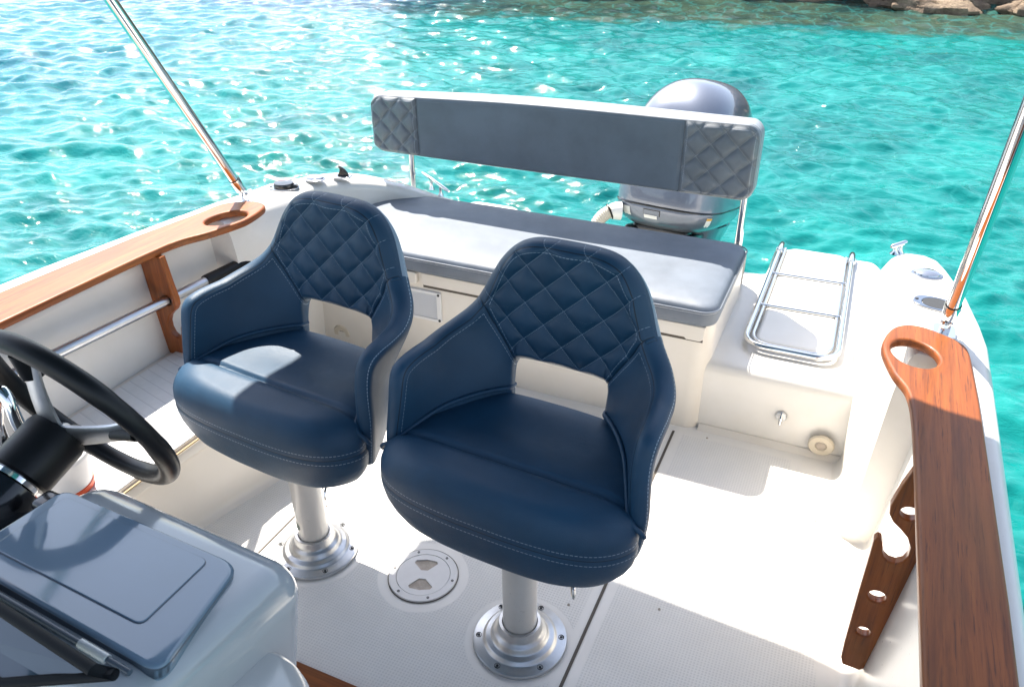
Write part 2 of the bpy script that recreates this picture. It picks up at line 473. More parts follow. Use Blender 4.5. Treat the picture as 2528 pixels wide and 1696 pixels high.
# ------------------------------------------------------------------ camera, sun, sky
def setup():
    cam = bpy.data.cameras.new('camera'); co = bpy.data.objects.new('camera', cam); COL.objects.link(co)
    cam.sensor_width = 36; cam.lens = 1948.73/2528*36; cam.clip_start = .02; cam.clip_end = 2000
    p, ro, ya = R(30.4446), R(-.5549), R(24.4197)
    fwd = Vector((-math.sin(ya)*math.cos(p), math.cos(ya)*math.cos(p), -math.sin(p)))
    rt = Vector((math.cos(ya), math.sin(ya), 0)); up = rt.cross(fwd)
    r2 = rt*math.cos(ro)+up*math.sin(ro); u2 = up*math.cos(ro)-rt*math.sin(ro)
    m = Matrix((r2, u2, -fwd)).transposed().to_4x4(); m.translation = Vector((0, 0, 1.5)); co.matrix_world = m
    cam.dof.use_dof = True; cam.dof.focus_distance = 1.75; cam.dof.aperture_fstop = 14.
    scene.camera = co
    s = Vector((-.52, .50, 1)).normalized()
    L = bpy.data.lights.new('sun', 'SUN'); L.energy = 5.0; L.angle = R(.53); L.color = (1., .93, .84)
    lo = bpy.data.objects.new('sun', L); COL.objects.link(lo); lo.rotation_euler = s.to_track_quat('Z', 'Y').to_euler()
    lo.location = (-4, 4, 8)
    w = bpy.data.worlds.new('World'); scene.world = w; w.use_nodes = True; nt = w.node_tree
    sk = nt.nodes.new('ShaderNodeTexSky'); sk.sky_type = 'NISHITA'; sk.sun_disc = False
    sk.sun_elevation = math.asin(s.z); sk.sun_rotation = math.atan2(s.x, s.y); sk.dust_density = 1.2; sk.ozone_density = 1.; sk.air_density = 1.
    bg = nt.nodes['Background']; bg.inputs[1].default_value = .14
    hs = nt.nodes.new('ShaderNodeHueSaturation'); hs.inputs['Saturation'].default_value = .72
    nt.links.new(sk.outputs[0], hs.inputs['Color']); nt.links.new(hs.outputs[0], bg.inputs[0])
    vs = scene.view_settings; vs.view_transform = 'Standard'; vs.look = 'None'; vs.exposure = 1.35; vs.gamma = 1
    cy = scene.cycles; cy.use_denoising = True; cy.max_bounces = 8; cy.diffuse_bounces = 5; cy.glossy_bounces = 5
    cy.sample_clamp_indirect = 8; cy.sample_clamp_direct = 0; cy.blur_glossy = .4; cy.caustics_reflective = False
    try: cy.denoiser = 'OPENIMAGEDENOISE'; cy.denoising_input_passes = 'RGB_ALBEDO_NORMAL'
    except Exception: pass
setup()

# ------------------------------------------------------------------ sea and shore
def sea():
    Z = -.25; view = R(24.4)
    ang = np.concatenate([np.linspace(-180, -52, 60)[:-1], np.linspace(-52, 52, 900), np.linspace(52, 180, 60)[1:-1]])
    th = np.radians(ang)+view+PI/2
    rr = np.concatenate([np.geomspace(.8, 2, 60)[:-1], np.geomspace(2, 17, 780), np.geomspace(17.2, 900, 90)])
    Rg, T = np.meshgrid(rr, th, indexing='ij'); X = Rg*np.cos(T); Y = Rg*np.sin(T); H = np.zeros_like(X)
    N = 85; sp = Rg*.0045+.006
    for i in range(N):
        lam = .10*(.72/.10)**rng.random(); d = view+PI/2+rng.normal(0, .55)+(-.12)
        k = 2*PI/lam; s = .255/math.sqrt(N)*1.41*(lam/.5)**-.1
        a = s/k; fade = np.clip((lam/sp-2.0)/2.5, 0, 1)
        ph = k*(X*math.cos(d)+Y*math.sin(d))+rng.random()*2*PI
        h = np.sin(ph); H += a*fade*(h+.25*np.cos(2*ph+PI))
    H *= np.exp(-np.clip(Rg-24, 0, None)/20)
    nu, nv = X.shape; co = np.stack([X, Y, H+Z], -1).reshape(-1, 3)
    idx = np.arange(nu*nv).reshape(nu, nv); nx = np.roll(idx, -1, 1)
    F = np.stack([idx[:-1], idx[1:], nx[1:], nx[:-1]], -1).reshape(-1, 4)
    me = bpy.data.meshes.new('sea_water'); me.vertices.add(len(co)); me.vertices.foreach_set('co', co.ravel())
    me.loops.add(F.size); me.loops.foreach_set('vertex_index', F.ravel()); me.polygons.add(len(F))
    me.polygons.foreach_set('loop_start', np.arange(0, F.size, 4)); me.polygons.foreach_set('loop_total', np.full(len(F), 4))
    me.update(); me.validate()
    o = link('sea_water', me, M['water']); o['kind'] = 'structure'
    if me.polygons[0].normal.z < 0: me.flip_normals()
sea()

def shore():
    from mathutils import noise
    mb = MB(); xs = np.linspace(-9, 16, 150); prof = np.linspace(0, 1, 46); P = []
    for x in xs:
        row = []
        y0 = 15.2+.115*x*(x < 0)*1.2-.02*x*(x > 0)
        big = noise.noise(Vector((x*.45, 3.1, 0)))*.9+noise.noise(Vector((x*1.3, 7, 0)))*.35
        for t in prof:
            y = y0+big*.7-.4+t*7; z = -.75+2.9*min(1, t*5)**.8+1.8*t
            n = noise.fractal(Vector((x*.9, y*.9, z*1.2)), .9, 2.1, 6)
            row.append((x+n*.25, y-n*.55, z+n*.35))
        P.append(row)
    mb.grid(P); o = mb.build('rocky_shore', M['rock'], smooth=True, autosmooth=False); o['kind'] = 'structure'
    for k, (x, y, r, fl) in enumerate(((.55, 14.55, .85, .30), (1.85, 14.3, .42, .5))):
        mb = MB(); P = []
        for i in range(26):
            a = PI*i/25; row = []
            for j in range(40):
                b = 2*PI*j/40; v = Vector((math.sin(a)*math.cos(b), math.sin(a)*math.sin(b)*.8, math.cos(a)*fl))
                n = noise.fractal(v*1.7+Vector((k*9, 0, 0)), .8, 2., 5)
                row.append(v*(r*(1+.42*n)))
            P.append(row)
        mb.grid(P, closev=True); q = mb.build('shore_boulder', M['rock']); q.location = (x, y, -.22)
        tag(q, ['long flat tan rock ledge at the waterline, upper right', 'small tan boulder at the far right end of the waterline'][k], 'boulder', 'boulders at the rocky waterline')
shore()

# ------------------------------------------------------------------ boat shell
boat = empty('motor_boat', (CX, 1., 0))
tag(boat, 'white fibreglass motor boat cockpit with floor, side decks, transom step and side locker', 'boat')
def bpart(o):
    o.parent = boat; o.matrix_parent_inverse = Matrix.Translation((-CX, -1., 0)); return o

def lerp_tab(tab, y):
    ys = [t[0] for t in tab]; return [float(np.interp(y, ys, [t[k] for t in tab])) for k in range(1, len(tab[0]))]

def side(mirror):
    """side liner, side deck and topside of one side; mirrored about the centreline"""
    mx = (lambda x: 2*CX-x) if mirror else (lambda x: x)
    mb = MB(); rows = []
    def row(y, pts, rad): rows.append([(mx(p.x), p.y, p.z) for p in fillet([(a, yy, b) for a, yy, b in pts], rad, 6)])
    def wide(y): return min(.105, max(0, (1.98-y)*.135)) if mirror else 0
    for y in np.linspace(-2.6, 1.735, 30):
        w_ = wide(y); row(y, [(.05, y, -.002), (.205+.01, y, -.002), (.262, y, .555), (.30, y, .583), (.345+w_, y, .583), (.362+w_, y, .54), (.30+w_, y, -.5)],
            [0, .05, .05, .02, .016, .02, 0])
    def aft(y, zt=.583, xo=.345, xi=None):
        f = min(1, max(0, (y-1.78)/.25))
        xw0 = .157*(1-f)+.128*f; xw1 = .178*(1-f)+.100*f; xt = .196*(1-f)+.163*f
        return [(.05, y, -.002), (xw0, y, -.002), (xw1, y, .49*zt/.583), (xt, y, zt), (xo, y, zt), (xo+.017, y, zt-.045), (xo-.04, y, -.5)]
    rr = [0, .045, .04, .03, .022, .03, 0]
    y = 1.742; row(y, [(.05, y, -.002), (.19, y, -.002), (.225, y, .53), (.25, y, .583), (.345+wide(y), y, .583), (.362+wide(y), y, .54), (.30+wide(y), y, -.5)], rr)
    for y in (1.75, 1.765, 1.8, 1.85, 1.9, 1.95, 2.0, 2.03, 2.06, 2.1):
        row(y, aft(y, .583, .345+wide(y) if y < 1.85 else wide(y)+ float(np.interp(y, [1.85, 1.95, 2.1], [.345, .335, .312]))), rr)
    if not mirror:                                  # rounded nose at the boarding gate
        for y, zt, xo, xi, xt in ((2.14, .583, .303, .078, .145), (2.19, .583, .288, .080, .138), (2.25, .583, .272, .088, .136), (2.30, .583, .254, .100, .142), (2.34, .574, .236, .116, .15), (2.365, .545, .224, .13, .16), (2.378, .475, .215, .145, .168), (2.382, .24, .212, .15, .17)):
            row(y, [(xi, y, -.002), (xi, y, .05), (xi, y, zt*.85), (xt, y, zt), (xo, y, zt), (xo+.015, y, zt-.045), (xo+.01, y, -.3)], rr)
    else:                                           # the port quarter sweeps round into the transom
        path = [  # outer edge, inner edge, foot of inner wall
            ((-1.875, 2.08, .583), (-1.752, 2.08, .575), (-1.725, 2.08, .30)),
            ((-1.842, 2.20, .580), (-1.730, 2.18, .570), (-1.71, 2.17, .30)),
            ((-1.800, 2.31, .570), (-1.693, 2.275, .556), (-1.685, 2.26, .30)),
            ((-1.750, 2.39, .553), (-1.650, 2.345, .538), (-1.66, 2.34, .30)),
            ((-1.690, 2.45, .530), (-1.600, 2.41, .513), (-1.62, 2.42, .30)),
            ((-1.610, 2.51, .498), (-1.540, 2.465, .480), (-1.56, 2.47, .30)),
            ((-1.530, 2.55, .465), (-1.475, 2.505, .448), (-1.49, 2.505, .30)),
            ((-1.440, 2.575, .438), (-1.40, 2.53, .424), (-1.41, 2.53, .30)),
            ((-1.330, 2.60, .412), (-1.30, 2.555, .400), (-1.30, 2.555, .30)),
            ((-1.15, 2.64, .385), (-1.15, 2.58, .380), (-1.15, 2.57, .30)),
            ((-.70, 2.66, .375), (-.70, 2.58, .372), (-.70, 2.57, .30)),
            ((-.30, 2.66, .375), (-.30, 2.58, .372), (-.30, 2.57, .30))]
        n = 6
        A = spline([p[0] for p in path], n); B = spline([p[1] for p in path], n); C_ = spline([p[2] for p in path], n)
        for a, b, c in zip(A, B, C_):
            a, b, c = Vector(a), Vector(b), Vector(c); out = (a-b); out.z = 0; out.normalize()
            pts = [Vector((c.x, c.y, -.002))-out*.1, Vector((c.x, c.y, -.002)), c, b, a, a+out*.017+Vector((0, 0, -.045)), Vector((a.x, a.y, -.5))-out*.03]
            rows.append([tuple(p) for p in fillet(pts, [0, .04, .05, .035, .022, .03, 0], 6)])
    mb.grid(rows)
    if not mirror:
        n = len(rows[0]); base = len(rows)-1; mb.f.append(tuple(base*n+k for k in range(n)))
    o = mb.build('side_deck', M['gel'], autosmooth=False)
    sharp(o.data, 62); return bpart(o)
side(False); side(True)

# cockpit sole
mb = MB(); mb.box(-1.86, .215, -2.6, 2.12, -.05, 0.0); bpart(mb.build('cockpit_floor', M['floor'], smooth=False))
def strip(pts, w, z=.0016):
    P = []
    for i, p in enumerate(pts):
        a = Vector(pts[max(i-1, 0)]); b = Vector(pts[min(i+1, len(pts)-1)]); t = (b-a).normalized(); n = Vector((-t.y, t.x))
        P.append([(p[0]+n.x*w/2, p[1]+n.y*w/2, z), (p[0]-n.x*w/2, p[1]-n.y*w/2, z)])
    m = MB(); m.grid(P); m.v += [(x, y, z-.004) for x, y, z in m.v]; return m
bpart(strip([(-.360, -.4), (-.362, 1.0), (-.366, 2.03)], .0075).build('floor_seam', M['dark'], smooth=False))
bpart(strip([(-1.223, -.4), (-1.221, 1.0), (-1.219, 1.62), (-1.218, 2.03)], .006).build('floor_seam', M['dark'], smooth=False))

# bench pedestal, transom step, swim platforms
def loft_profile(name, prof, x0, x1, m, r=.0, rad=None, seg=5):
    """profile in (y, z) swept along x"""
    p = fillet([(0, a, b) for a, b in prof], rad or [0]+[r]*(len(prof)-2)+[0], seg); mb = MB()
    mb.grid([[(x, q.y, q.z) for q in p] for x in np.linspace(x0, x1, 24)])
    return mb
mb = MB()
prism(mb, [rrect(-1.74, -.292, 2.062, 2.60, [.06, .05, .02, .02])], .385, .012, 0)
bb = bpart(weld(mb.build('bench_base', M['gel_cream'])))
mb = loft_profile('x', [(2.085, -.003), (2.085, .2385), (2.42, .2385)], -.33, .33, None, rad=[0, .035, 0])
bpart(mb.build('transom_step', M['gel'], autosmooth=False))
mb = MB(); prism(mb, [roundpoly0([(-.33, 2.359), (.33, 2.359), (.33, 2.6), (.13, 3.06), (-.238, 3.06), (-.238, 2.79), (-.33, 2.79)], .03)], .30, .02, 0, Matrix.Translation((0, 0, -.062)))
bpart(weld(mb.build('gate_platform', M['gel'])))
mb = loft_profile('x', [(2.085, -.003), (2.085, .02), (2.06, -.003)], -.30, .14, None, rad=[0, .02, 0]); bpart(mb.build('step_fillet', M['gel_cream']))
mb = MB(); prism(mb, [rrect(-.198, .040, 2.232, 3.035, [.04, .05, .05, .04])], .04, .022, 0, Matrix.Translation((0, 0, .218)))
bpart(weld(mb.build('ladder_plinth', M['gel'])))
mb = MB(); prism(mb, [rrect(-1.64, -1.36, 2.70, 3.15, [.04, .07, .07, .04])], .05, .02, 0, Matrix.Translation((0, 0, .155)))
bpart(weld(mb.build('swim_platform', M['gel'])))
mb = MB(); mb.box(-1.85, .30, 2.56, 2.66, -.5, .236); bpart(mb.build('transom', M['gel'], bevel=.02))

# moulded side locker, port
mb = MB(); P = []
for y in np.linspace(.1, 1.62, 30):
    xf = -1.443+(y-1.07)*.265; xe = -1.428+(y-1.0)*.06
    P.append([tuple(q) for q in fillet([(-1.83, y, .258), (xe, y, .258), (xe+.004, y, .225), (xf-.008, y, .215), (xf, y, -.002), (xf+.08, y, -.003)], [0, .014, .006, .02, .03, 0], 4)])
mb.grid(P); n = len(P[0]); mb.f.append(tuple((len(P)-1)*n+k for k in range(n)))
lk = bpart(mb.build('side_locker', M['gel_cream'], autosmooth=False)); sharp(lk.data, 50)

mb = MB(); mb.box(-1.95, .37, -3.4, .02, .44, .54); bpart(mb.build('unseen_foredeck', M['gel'], bevel=.02))  # unseen deck forward, added to block the sea's reflection on the console
# deck hardware kept with the shell: small screws in the floor
def screw_mb(mb, x, y, z, r=.0045):
    mb.lathe([(r, -.001), (r, .0012), (r*.75, .0022), (r*.45, .0022), (r*.4, .0008), (0.0002, .0008)], 12, Matrix.Translation((x, y, z)), cap=False)
for x, y in ((-.223, 1.324), (.083, 1.786), (-.425, 1.25), (-.262, 2.035), (-1.164, 1.304), (-.979, .909)):
    mb = MB(); screw_mb(mb, x, y, 0, .0034); bpart(mb.build('floor_screw', M['recess']))

# ------------------------------------------------------------------ coaming boards and their racks
def mirror2(l): return [(2*CX-x, y) for x, y in l]
board = [(.226, -.2), (.213, .6), (.207, .85), (.197, 1.25), (.190, 1.44), (.178, 1.535), (.150, 1.60), (.127, 1.690), (.130, 1.75), (.147, 1.805), (.176, 1.832), (.212, 1.833), (.250, 1.815), (.282, 1.792), (.300, 1.757), (.306, 1.66), (.312, 1.5), (.322, 1.0), (.327, -.2)]
outline = [board[0]]+spline(board[1:-1], 6)+[board[-1]]
cup = [(.176+.047*math.cos(a)-.008*math.sin(a), 1.697+.058*math.sin(a)) for a in np.linspace(0, 2*PI, 40, endpoint=False)]
cup = [(x+.016, y) for x, y in cup]
def coaming(mirrored):
    f = (lambda l: mirror2([(x+(min(.04, max(0, (1.72-y)*.06)) if x > .285 else 0)-.018*min(1, max(0, (y-1.5)/.2)), y+.056*min(1, max(0, (y-1.45)/.35))) for x, y in l])) if mirrored else (lambda l: l)
    mb = MB(); prism(mb, [f(outline), f(cup)], .022, .008, .007, Matrix.Translation((0, 0, .583)))
    o = weld(mb.build('coaming_board', M['teak_y']))
    tag(o, 'long varnished teak coaming board with cup hole, ' + ('fully sunlit, on the left side' if mirrored else 'half in shade, on the right side'),
        'coaming board', 'teak coaming boards')
    rk = [(.196, .584), (.186, .545), (.178, .497), (.180, .478), (.190, .462), (.206, .449), (.221, .434), (.231, .413), (.232, .392), (.226, .374), (.215, .365), (.203, .366), (.193, .374), (.1875, .388), (.185, .403), (.180, .414), (.173, .416), (.168, .408), (.1685, .36), (.169, .26), (.171, .12), (.173, .072), (.179, .054), (.214, .052), (.221, .060), (.236, .20), (.250, .36), (.262, .584)]
    def hole(cx, cz, r): return [(cx+r*math.cos(a), cz+r*.92*math.sin(a)) for a in np.linspace(0, 2*PI, 24, endpoint=False)]
    hs = [hole(.2125, .490, .0165), hole(.203, .269, .0165), hole(.199, .165, .0135)]
    y = 1.47 if mirrored else 1.30
    if mirrored: rk = [(a-.02 if a < .24 else a, b-.045 if b < .56 else b) for a, b in rk]; hs = [hole(.1925, .445, .0178), hole(.183, .224, .0165), hole(.179, .12, .0135)]
    mt = Matrix(((1, 0, 0, 0), (0, 0, -1, y+.011), (0, 1, 0, 0), (0, 0, 0, 1)))
    mb = MB(); prism(mb, [f(rk)]+[f(h) for h in hs], .022, .004, .004, mt)
    k = weld(mb.build('rod_rack', M['teak_z']))
    tag(k, 'upright teak rod rack with hook notch, ' + ('holding the aluminium pole' if mirrored else 'empty, under the right coaming board'), 'rod rack', 'teak rod racks')
coaming(False); coaming(True)

# boat pole lying through the port rack
t = empty('boat_hook', (-1.768, 1.4, .447)); tag(t, 'aluminium pole with black foam grip held along the left cockpit side', 'pole')
def local(o, root): o.parent = root; o.matrix_parent_inverse = Matrix.Translation(-root.location); return o
mb = MB(); mb.tube([(-1.780, .55, .494), (-1.771, 1.63, .437)], .0148, 20); local(mb.build('pole_tube', M['alu']), t)
mb = MB(); mb.tube([(-1.7715, 1.615, .4378), (-1.7712, 1.625, .4373), (-1.769, 1.80, .428), (-1.7689, 1.815, .4272)], .0195, 20, radii=[.0180, .0198, .0198, .016]); local(mb.build('foam_grip', M['black']), t)

# teak sill on the cabin step
mb = MB(); mb.box(-1.15, -.42, .70, .847, 0.002, .022); o = mb.build('cabin_sill', M['teak_x'], bevel=.004); tag(o, 'dark teak sill strip on the floor beside the console', 'sill')

# ------------------------------------------------------------------ rear bench
t = empty('bench_cushion', (-.98, 2.28, .385)); tag(t, 'long pale grey rear bench cushion half in the backrest shadow', 'cushion')
def cushion():
    out = rrect(-1.678, -.284, 2.026, 2.545, [.05, .05, .13, .05], 10)
    lv = [(.012, 0), (.003, .003), (0, .012), (0, .045), (.0008, .0500), (.0030, .0512), (.004, .0525), (.006, .0570), (.012, .0625), (.022, .0665), (.04, .0695), (.08, .0725), (.13, .0735)]
    mb = MB(); rings = [[(*p, z) for p in (inset(out, i) if i else out)] for i, z in lv]
    # inset by scaling towards the middle beyond the corner radius
    cx, cy = -.981, 2.285
    def sc(i): return [((p[0]-cx)*(1-i/.697)+cx, (p[1]-cy)*(1-i/.26)+cy) for p in out]
    rings = [[(*p, z+.382) for p in sc(i)] for i, z in lv]
    mb.grid(rings, closev=True); n = len(out); m = len(rings)
    mb.f.append(tuple(k for k in range(n))); mb.f.append(tuple((m-1)*n+k for k in range(n)))
    o = mb.build('seat_pad', M['bench'], autosmooth=False)
    per = np.concatenate([[0], np.cumsum([math.dist(out[i], out[i-1]) for i in range(1, n)])])
    ed = [z for i, z in lv for _ in range(n)]; base = .0510
    a = o.data.attributes.new('ed', 'FLOAT', 'POINT'); a.data.foreach_set('value', [min(z-base, 0)-.0035 for z in ed])
    a = o.data.attributes.new('al', 'FLOAT', 'POINT'); a.data.foreach_set('value', list(per)*m)
    return local(o, t)
cushion()
mb = MB(); ring = rrect(-1.681, -.281, 2.023, 2.548, [.05, .05, .13, .05], 10); mb.tube([(*p, .4335) for p in ring], .0022, 8, closed=True); local(noseam(mb.build('piping', M['bench'])), t)

t = empty('bench_locker_lid', (-.8, 2.05, .35)); tag(t, 'cream lid lip with finger cut-outs below the bench cushion', 'locker lid')
mb = MB(); mt = Matrix(((1, 0, 0, 0), (0, 0, -1, 2.0615), (0, 1, 0, 0), (0, 0, 0, 1)))
prism(mb, [[(-1.262, .333), (-1.255, .328), (-.372, .328), (-.366, .322), (-.325, .322), (-.316, .33), (-.313, .372), (-1.262, .372)]], .011, .003, 0, mt); local(weld(mb.build('lid_lip', M['gel_cream'])), t)
mb = MB(); prism(mb, [rrect(-1.40, -1.279, .328, .372, .01)], .016, .004, 0, mt); local(weld(mb.build('lid_lip', M['gel_cream'])), t)

mb = MB(); mb.box(-1.262, -.318, 2.0600, 2.0622, .3150, .3285); local(mb.build('lid_shadow_line', M['dark'], smooth=False), t)  # dark strip painting in the shadow line under the lip
t = empty('louvre_vent', (-1.31, 2.06, .247)); tag(t, 'white louvred vent in the bench front between the two helm chairs', 'vent')
mb = MB(); prism(mb, [rrect(-1.425, -1.195, .192, .305, .006), rrect(-1.412, -1.212, .203, .294, .002)], .007, .002, 0, mt); local(weld(mb.build('vent_frame', M['vent'])), t)
mb = MB()
for i in range(11):
    z = .208+i*.0082; mb.add([(-1.412, 2.0605, z+.0030), (-1.212, 2.0605, z+.0030), (-1.212, 2.0555, z-.0030), (-1.412, 2.0555, z-.0030), (-1.412, 2.0605, z-.0036), (-1.212, 2.0605, z-.0036)], [(0, 1, 2, 3), (3, 2, 5, 4)])
vb = MB(); vb.box(-1.412, -1.212, 2.0612, 2.0618, .203, .294); local(vb.build('vent_back', M['recess'], smooth=False), t)
local(mb.build('louvre_slats', M['vent'], smooth=False), t)
for z in (.2, .297):
    mb = MB(); mb.lathe([(.0045, 0), (.0045, .002), (.002, .003)], 12, place((-1.2035, 2.0545, z), (0, -1, 0))); local(mb.build('vent_screw', M['hole']), t)

# backrest on its stainless posts
t = empty('bench_bolster', (-1., 2.56, .385)); tag(t, 'grey padded backrest with quilted ends on steel posts above the bench', 'backrest')
def backrest():
    x0, x1 = -1.716, -.292
    def zt(x): return .814+(x-x0)/(x1-x0)*.030+.012*math.exp(-((x+1.1)/.5)**2)
    def zb(x): return .603-.006*(x-x0)/(x1-x0)
    def loop(ins, r):
        r = max(.012, r)
        a, b = x0+ins, x1-ins; pts = []
        top = lambda x: zt(x)-ins; bot = lambda x: zb(x)+ins
        for k in range(25): x = a+r+(b-a-2*r)*k/24; pts.append((x, bot(x)))
        for k in range(1, 9): th = R(-90+90*k/9); pts.append((b-r+r*math.cos(th), bot(b)+r+r*math.sin(th)))
        for k in range(0, 9): th = R(90*k/9); pts.append((b-r+r*math.cos(th), top(b)-r+r*math.sin(th)))
        for k in range(25): x = b-r-(b-a-2*r)*k/24; pts.append((x, top(x)))
        for k in range(1, 9): th = R(90+90*k/9); pts.append((a+r+r*math.cos(th), top(a)-r+r*math.sin(th)))
        for k in range(0, 9): th = R(180+90*k/9); pts.append((a+r+r*math.cos(th), bot(a)+r+r*math.sin(th)))
        return pts
    lv = [(.022, 2.5150), (.011, 2.5152), (.005, 2.517), (.0015, 2.521), (.0, 2.526), (.0, 2.56), (.0, 2.60), (.004, 2.635), (.014, 2.665), (.035, 2.69), (.07, 2.703), (.10, 2.705)]
    mb = MB(); rings = []
    for ins, y in lv:
        rings.append([(x, y-.055*(abs(x+1.0)/.72)**3*max(0, (y-2.56)/.145), z) for x, z in loop(ins, .045-ins*.6)])
    mb.grid(rings, closev=True); n = len(rings[0]); m = len(rings)
    mb.f.append(tuple(range(n))); mb.f.append(tuple((m-1)*n+k for k in range(n)))
    o = mb.build('cushion_body', M['grey'], autosmooth=False)
    L = loop(0, .045); per = np.concatenate([[0], np.cumsum([math.dist(L[i], L[i-1]) for i in range(1, n)])])
    ed = [.025, .013, .008, .004, 0, -.03, -.04, -.05, -.05, -.05, -.05, -.05]
    a = o.data.attributes.new('ed', 'FLOAT', 'POINT'); a.data.foreach_set('value', [e for e in ed for _ in range(n)])
    a = o.data.attributes.new('al', 'FLOAT', 'POINT'); a.data.foreach_set('value', list(per)*m)
    local(o, t)
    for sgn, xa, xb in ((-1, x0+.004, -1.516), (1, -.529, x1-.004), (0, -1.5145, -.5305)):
        nu, nv = (64 if sgn else 120), 70; P = []; uv = []; ed = []; al = []
        for i in range(nu):
            u = i/(nu-1); row = []
            for j in range(nv):
                v = j/(nv-1); x = xa+(xb-xa)*u
                zl, zh = zb(x)+.005, zt(x)-.005; r = .042
                dx = (x-xa) if sgn < 0 else (xb-x)      # distance from the outer end
                if sgn and dx < r:
                    c = r-math.sqrt(max(0, r*r-(r-dx)**2)); zl += c; zh -= c
                z = zl+(zh-zl)*v
                e = min((xb-x), (x-xa), zh-z, z-zl); e = max(0, e)
                qa = (x-xa)/.086; qb = (z-.60)/.086; k = 1/math.hypot(1/.086, 1/.086)
                d1 = min((qa+qb) % 1, 1-(qa+qb) % 1)*k; d2 = min((qa-qb) % 1, 1-(qa-qb) % 1)*k
                puff = .0125*(1-math.exp(-d1/.007))*(1-math.exp(-d2/.007))*min(1, e/.012)+.004*min(1, e/.01)**.5
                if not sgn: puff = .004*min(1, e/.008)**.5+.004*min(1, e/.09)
                row.append((x, 2.5145-puff, z)); uv.append((x-xa, z-.60)); ed.append(e); al.append(z)
            P.append(row)
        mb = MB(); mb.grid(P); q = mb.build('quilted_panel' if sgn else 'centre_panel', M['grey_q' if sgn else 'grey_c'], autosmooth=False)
        me = q.data; ul = me.uv_layers.new(name='quilt')
        vi = np.empty(len(me.loops), int); me.loops.foreach_get('vertex_index', vi); ul.data.foreach_set('uv', np.array(uv)[vi].ravel())
        a = me.attributes.new('ed', 'FLOAT', 'POINT'); a.data.foreach_set('value', ed)
        a = me.attributes.new('al', 'FLOAT', 'POINT'); a.data.foreach_set('value', al); local(q, t)
    for x in (-1.590, -.322):
        mb = MB(); mb.tube([(x, 2.575, .30), (x, 2.575, .66)], .0128, 18); mb.lathe([(.022, 0), (.022, .004), (.013, .008)], 20, Matrix.Translation((x, 2.575, .376)))
        local(mb.build('support_post', M['chrome']), t)
backrest()

# ------------------------------------------------------------------ helm chairs
def pchip(xs, ys, t):
    xs = np.array(xs, float); ys = np.array(ys, float); h = np.diff(xs); d = np.diff(ys)/h; m = np.zeros_like(ys)
    for i in range(1, len(xs)-1):
        if d[i-1]*d[i] > 0: m[i] = 2*d[i-1]*d[i]/(d[i-1]+d[i])
    m[0] = 0; m[-1] = d[-1]
    t = np.asarray(t, float); k = np.clip(np.searchsorted(xs, t)-1, 0, len(h)-1); s = (t-xs[k])/h[k]
    return (2*s**3-3*s**2+1)*ys[k]+(s**3-2*s**2+s)*h[k]*m[k]+(-2*s**3+3*s**2)*ys[k+1]+(s**3-s**2)*h[k]*m[k+1]

OUT = [(0, 0, .877), (.07, .042, .8765), (.13, .074, .874), (.19, .100, .867), (.25, .122, .854), (.31, .143, .834), (.37, .162, .808), (.43, .178, .777), (.5, .200, .733), (.56, .232, .699), (.63, .275, .679), (.70, .33, .668), (.77, .384, .667), (.82, .421, .661), (.86, .443, .641), (.91, .455, .590), (.96, .462, .51), (1, .466, .40)]
INN = [(0, 0, .6035), (.2, .048, .603), (.35, .083, .601), (.45, .101, .597), (.5, .110, .590), (.56, .117, .578), (.65, .121, .556), (.75, .123, .53), (1, .124, .40)]
FB, RB = .115, .135
def plan_p(u, z):
    """mid surface of the wrap-round back: arc length u, height z; a V at seat level opening to a U at the arm tops"""
    s = 1 if u >= 0 else -1; a = abs(u)
    if a <= FB: x, y = a, 0
    elif a <= FB+RB*PI/2:
        th = (a-FB)/RB; x = FB+RB*math.sin(th); y = -RB*(1-math.cos(th))
    else:
        d = a-FB-RB*PI/2; x = FB+RB+.05*d; y = -RB-d
    y -= .10*min(a, .2)**2
    g_ = min(1, max(0, (a-.20)/.16)); x *= 1+g_*(.50*max(0, z-.5)-.035)
    v0 = .100; f = (a-v0)/(.466-v0)
    if f > 0:
        f2 = f*f/(f+.10)*1.10; xv = v0+(a-v0)*.25*(1-f2)+(.272-v0)*f2; xv = v0+(.276-v0)*(f**1.05); yv = -.272*f2
        b = .022*math.sin(PI*min(1, f)); xv += b*.8; yv += b*.2
        w = min(1, max(0, (z-.50)/.19)); w = w*w*(3-2*w)
        x = x*w+xv*(1-w); y = y*w+yv*(1-w)
    k = 1-.12*max(0, (.50-z)/.14)**2
    return Vector((s*x*k, .238+.085*(z-.6)+y*k, z))
def plan(u, z):
    p = plan_p(u, z); du = plan_p(u+.004, z)-plan_p(u-.004, z); dz = plan_p(u, z+.006)-plan_p(u, z-.006)
    n = du.cross(dz).normalized()
    if n.y > 0 and abs(u) < .2: n = -n
    return p, n

